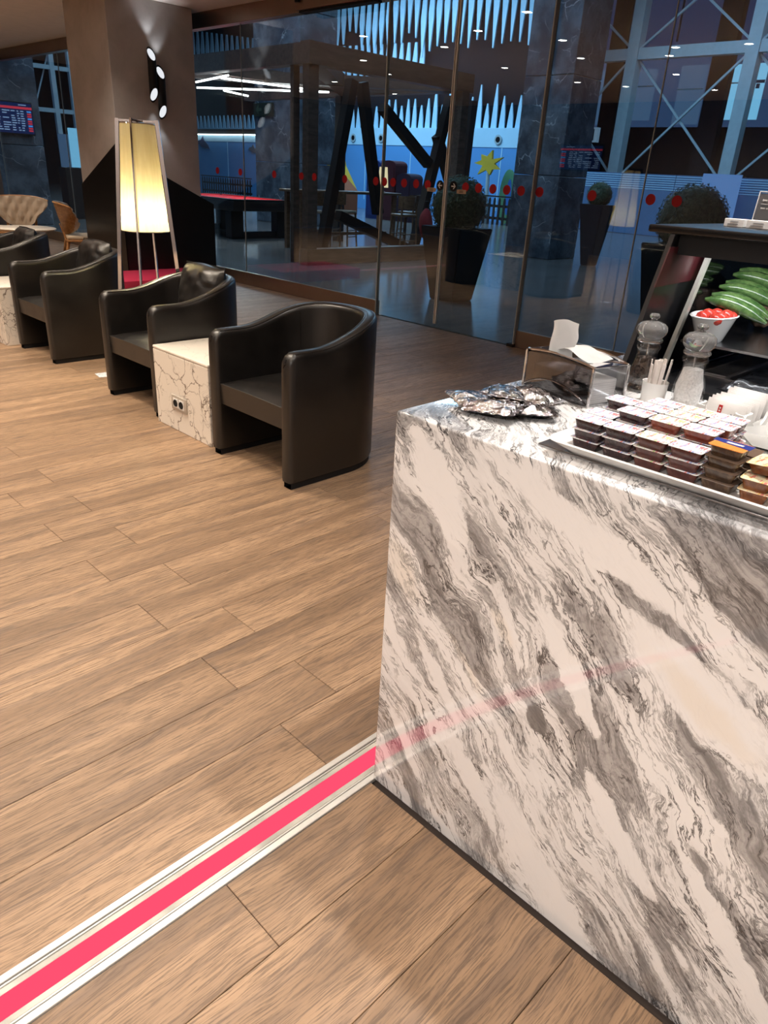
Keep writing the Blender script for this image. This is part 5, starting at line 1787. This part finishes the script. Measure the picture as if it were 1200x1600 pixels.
# =================================================================== TOPIARY PLANTERS
def planter(loc, label, rb, rt, hp, rball, zc, leaves):
    t = thing('topiary_planter', label, 'plant', loc, 0, 'clipped ball topiaries in dark pots')
    bm = B(); vs = []
    for z, r_ in ((0.0, rb), (hp, rt)):
        vs.append([bm.verts.new((sx * r_, sy * r_, z)) for sx, sy in ((-1, -1), (1, -1), (1, 1), (-1, 1))])
    for i in range(4):
        bm.faces.new((vs[0][i], vs[0][(i + 1) % 4], vs[1][(i + 1) % 4], vs[1][i]))
    bm.faces.new(vs[0][::-1]); bm.faces.new(vs[1])
    bmesh.ops.bevel(bm, geom=bm.edges[:], offset=0.012, segments=2, affect='EDGES')
    obj('pot', bm, M_NAVY, t)
    bm = B(); tube(bm, [(0, 0, hp - 0.02), (0, 0, zc)], 0.035, 8); obj('stem', bm, M_STOOLW, t)
    bm = B(); rr2 = random.Random(int(loc[0] * 100 + loc[1] * 10))
    bmesh.ops.create_icosphere(bm, subdivisions=3, radius=rball * 0.90)
    for v in bm.verts:
        v.co *= 1 + 0.05 * mnoise.noise(v.co * 9)
    for k in range(leaves):
        d = Vector((rr2.gauss(0, 1), rr2.gauss(0, 1), rr2.gauss(0, 1))).normalized()
        p = d * rball * rr2.uniform(0.88, 1.02)
        a = d.orthogonal().normalized(); a = (Matrix.Rotation(rr2.uniform(0, 6.28), 3, d) @ a)
        b_ = d.cross(a); s = rball * 0.055
        tip = p + a * s * 1.5 + d * s * rr2.uniform(-0.3, 1.0)
        bm.faces.new([bm.verts.new(q) for q in (p - a * s, p + b_ * s * 0.6, tip, p - b_ * s * 0.6)])
    xform(bm, Matrix.Translation((0, 0, zc)))
    o = obj('foliage', bm, M_LEAF, t); o['kind'] = 'stuff'
    return t


planter((7.66, 6.34, 0), 'clipped green ball topiary in a tapered dark pot beside the glass door', 0.20, 0.33, 0.90, 0.36, 1.14, 2600)
planter((7.62, 3.30, 0), 'clipped green ball topiary seen behind the black display case', 0.20, 0.33, 0.98, 0.34, 1.20, 2400)
planter((14.0, 8.02, 0), 'small dark topiary pot beside the marble column base', 0.12, 0.26, 1.15, 0.26, 1.32, 800)


# =================================================================== BAR TABLE, STOOLS
def stool(loc, rz, label, seat_m):
    t = thing('bar_stool', label, 'stool', loc, rz, 'bar stools in the pavilion')
    bm = B(); box(bm, -0.20, 0.20, -0.19, 0.19, 0.72, 0.77, 0.02, 2); obj('seat', bm, seat_m, t, True)
    bm = B(); n = 12
    for q in range(n):
        a0, a1 = R(-70 + 140 * q / n), R(-70 + 140 * (q + 1) / n)
        for (r0, r1) in ((0.205, 0.225),):
            pts = [(r0 * math.sin(a0), r0 * math.cos(a0)), (r0 * math.sin(a1), r0 * math.cos(a1)), (r1 * math.sin(a1), r1 * math.cos(a1)), (r1 * math.sin(a0), r1 * math.cos(a0))]
            prism(bm, pts, onZ, 0.86, 1.10)
    bmesh.ops.remove_doubles(bm, verts=bm.verts[:], dist=0.0005)
    obj('backrest', bm, M_STOOLW, t)
    for sx in (-1, 1):
        for sy in (-1, 1):
            bm = B(); tube(bm, [(sx * 0.17, sy * 0.16, 1.0 if sy > 0 else 0.73), (sx * 0.21, sy * 0.20, 0.0)], [0.020, 0.017], 8); obj('leg', bm, M_STOOLW, t, True)
    for z in (0.28, 0.40):
        for s in (-1, 1):
            bm = B(); tube(bm, [(-0.195, s * 0.185, z), (0.195, s * 0.185, z)], 0.010, 6); obj('foot_rail', bm, M_STOOLW, t)
    return t


stool((9.62, 11.55, 0), R(150), 'brown bar stool with pale fur seat nearest the pavilion post', M_BEIGE)
stool((10.55, 11.70, 0), R(20), 'brown bar stool behind the dark lower strut', M_CREAMSEAT)
stool((11.30, 10.75, 0), R(170), 'brown bar stool with its back to the glass under the small lamp', M_STOOLW)
stool((12.35, 11.6, 0), R(200), 'brown bar stool at the far end of the high table', M_STOOLW)
t = thing('bar_table', 'long high wooden bar table inside the pavilion', 'table', (11.0, 12.25, 0))
bm = B(); box(bm, -1.45, 1.45, -0.30, 0.30, 1.06, 1.11, 0.01, 1); obj('tabletop', bm, M_STOOLW, t)
for sx in (-1, 1):
    for sy in (-1, 1):
        bm = B(); box(bm, sx * 1.3 - 0.04, sx * 1.3 + 0.04, sy * 0.22 - 0.04, sy * 0.22 + 0.04, 0, 1.06); obj('leg', bm, M_STOOLW, t)
bm = B(); box(bm, -1.3, 1.3, -0.03, 0.03, 0.25, 0.31); obj('stretcher', bm, M_STOOLW, t)
t = thing('table_lamp', 'small cream table lamp standing on the high bar table', 'lamp', (12.1, 12.2, 1.11))
bm = B(); lathe(bm, [(0.12, 0.10), (0.085, 0.50)], 24); bmesh.ops.solidify(bm, geom=bm.faces[:], thickness=0.002); obj('lamp_shade', bm, emit('small_lit_shade', (0.80, 0.62, 0.36), 0.55), t, True)
bm = B(); lathe(bm, [(0, 0), (0.07, 0), (0.06, 0.015), (0.012, 0.025), (0.012, 0.14), (0, 0.14)], 16); obj('base', bm, M_BLACK, t, True)
t = thing('red_bag', 'red bag hanging beside a bar stool near the door', 'bag', (11.75, 10.55, 0))
bm = B(); bmesh.ops.create_icosphere(bm, subdivisions=3, radius=0.2)
for v in bm.verts:
    v.co = Vector((v.co.x * 0.55, v.co.y * 0.8, v.co.z * 1.45)) * (1 + 0.12 * mnoise.noise(v.co * 6)) + Vector((0, 0, 0.60))
obj('body', bm, simple('red_fabric', (0.25, 0.012, 0.02), 0.8), t, True)
bm = B(); tube(bm, [(0, -0.07, 0.85), (0, -0.04, 1.02), (0, 0.04, 1.02), (0, 0.07, 0.85)], 0.010, 6); obj('strap', bm, M_BLACKM, t, True)
bm = B(); box(bm, -0.02, 0.02, -0.02, 0.02, 0, 0.34); obj('stand', bm, M_BLACKM, t)

# =================================================================== STEEL FACADE
t = thing('steel_facade', 'grey green steel facade frame with crossing rods and lit windows', 'facade', (28, 9, 0))
XF = 28.0
CY = [19.75, 15.55, 11.28, 7.05, 2.8]


def fb_(nm, a, b_, w, h, m=M_STEELG):
    bm = B(); beam(bm, (a[0] - 28, a[1] - 9, a[2]), (b_[0] - 28, b_[1] - 9, b_[2]), w, h); return obj(nm, bm, m, t)


for c in CY:
    fb_('steel_column', (XF, c, 0), (XF, c, 9.6), 0.42, 0.42)
    fb_('glazing_post', (XF + 2.2, c + 1.9, 1.2), (XF + 2.2, c + 1.9, 9.6), 0.75, 0.4, M_VOID)
for z in (5.90, 9.2):
    for a, b_ in zip(CY[:-1], CY[1:]):
        fb_('cross_beam', (XF, a - 0.22, z), (XF, b_ + 0.22, z), 0.34, 0.36)
for a, b_ in zip(CY[:-1], CY[1:]):
    for z0, z1 in ((1.9, 5.7), (6.1, 9.0)):
        fb_('tie_rod', (XF, a - 0.2, z0), (XF, b_ + 0.2, z1), 0.07, 0.07)
        fb_('tie_rod', (XF + 0.08, a - 0.2, z1), (XF + 0.08, b_ + 0.2, z0), 0.07, 0.07)
M_NIGHT = emit('dusk_glass', (0.020, 0.042, 0.115), 0.28)
for k, (a, b_) in enumerate(zip(CY[:-1], CY[1:])):
    fb_('night_pane', (XF + 3.0, (a + b_) / 2, 6.2), (XF + 3.0, (a + b_) / 2, 9.6), 4.1, 0.1, M_NIGHT)
    ww = (a - b_)
    for q, (fa, fz, m) in enumerate((((0.10, 0.34), (3.9, 5.9), M_WINDIM), ((0.42, 0.86), (4.05, 5.85), M_WINLIT if k in (1, 2) else M_WINDIM))):
        y0_, y1_ = a - fa[0] * ww, a - fa[1] * ww
        bm = B(); box(bm, 3.0, 3.1, y1_ - 9, y0_ - 9, fz[0], fz[1]); w_ = obj('lit_pane', bm, m, t)
        bm = B(); box(bm, 2.97, 3.0, y1_ - 9, y0_ - 9, fz[0] + 1.18, fz[0] + 1.22); obj('pane_bar', bm, M_STEELG, w_)
    bm = B(); box(bm, 3.0, 3.1, b_ - 9, a - 9, 1.2, 3.8); obj('dark_pane', bm, M_VOID, t)
bm = B(); box(bm, 2.95, 2.99, 2.85, 3.75, 5.22, 5.32)
for q in range(4):
    box(bm, 2.94, 2.99, 3.0 + q * 0.18, 3.12 + q * 0.18, 5.05, 5.20)
o = obj('distant_sign_marks', bm, simple('dark_sign_marks', (0.02, 0.06, 0.14), 0.6), t); o['kind'] = 'stuff'

t = thing('frosted_screen', 'low frosted blue glass screen with fine stripes along the facade', 'screen', (26, 9.5, 0))
for k in range(7):
    y0_, y1_ = 6.6 - k * 2.0, 4.62 - k * 2.0
    bm = B(); box(bm, -0.02, 0.02, y1_, y0_, 0.02, 1.98); p = obj('panel', bm, M_FROST, t)
    for q in range(7):
        bm = B(); box(bm, -0.03, -0.021, y1_, y0_, 1.50 + q * 0.07, 1.522 + q * 0.07); obj('stripe', bm, M_PALEBLUE, p)
bm = B(); box(bm, -0.03, 0.03, -0.62, 0.62, 0.0, 2.06)
tag(obj('backlit_panel', bm, M_LIGHTPANEL, None, False, (25.7, 10.45, 0)), 'bright pale blue backlit panel behind the right topiary', 'panel')
t = thing('wall_box', 'small white framed box on a post near the flight board reflection', 'box', (27.2, 16.4, 0))
bm = B(); box(bm, -0.1, 0.1, -0.35, 0.35, 3.0, 3.5); obj('case', bm, M_WHITE, t)
bm = B(); box(bm, -0.11, -0.101, -0.22, 0.30, 3.06, 3.44); obj('screen', bm, M_BLACK, t)
bm = B(); tube(bm, [(0, 0, 0), (0, 0, 3.0)], 0.06, 8); obj('post', bm, M_BLACKM, t)

# far-left steelwork and kiosk seen past the column
t = thing('steel_truss', 'dim grey steel truss frame behind the left glass', 'truss', (9.3, 22.0, 0))
for x in (-0.55, 0.05, 0.55):
    bm = B(); beam(bm, (x, 0, 0), (x - 0.05, 0, 4.2), 0.12, 0.12); obj('truss_post', bm, M_STEELG, t)
for z in (2.55, 3.55):
    bm = B(); beam(bm, (-0.6, 0, z), (0.6, 0, z), 0.10, 0.10); obj('truss_bar', bm, M_STEELG, t)
bm = B(); beam(bm, (-0.55, 0.1, 2.5), (0.05, 0.1, 4.0), 0.03, 0.03); obj('truss_rod', bm, M_STEELG, t)
bm = B(); beam(bm, (-1.6, 0, 1.75), (-0.85, 0, 0.72), 0.08, 0.08); obj('sloping_handrail', bm, M_STEELG, t)
t = thing('kiosk', 'small lit blue kiosk behind the left glass next to the column', 'kiosk', (8.68, 20.0, 0))
bm = B(); box(bm, -0.26, 0.26, -0.2, 0.2, 0, 1.2, 0.01, 1); obj('body', bm, M_BLACKM, t)
bm = B(); box(bm, -0.24, -0.02, -0.05, 0.05, 1.21, 1.95); obj('lit_panel', bm, M_WINDIM, t)
bm = B(); box(bm, 0.02, 0.24, -0.05, 0.05, 1.21, 2.1); obj('lit_panel', bm, M_WINLIT, t)
t = thing('exit_sign', 'dim green exit sign with an arrow on the dark column', 'sign', (13.97, 19.0, 2.95))
bm = B(); box(bm, -0.05, 0.0, -0.45, 0.45, -0.17, 0.17, 0.01, 1); obj('plate', bm, simple('olive_sign', (0.02, 0.024, 0.014), 0.6), t)
bm = B(); prism(bm, [(0.34, 0), (0.2, 0.12), (0.2, 0.04), (0.05, 0.04), (0.05, -0.04), (0.2, -0.04), (0.2, -0.12)], onX, -0.06, -0.052); obj('arrow', bm, simple('pale_green', (0.06, 0.075, 0.045), 0.6), t)
bm = B(); box(bm, -0.06, -0.052, -0.34, -0.12, -0.10, 0.10); obj('figure_mark', bm, simple('pale_green', (0.06, 0.075, 0.045), 0.6), t)
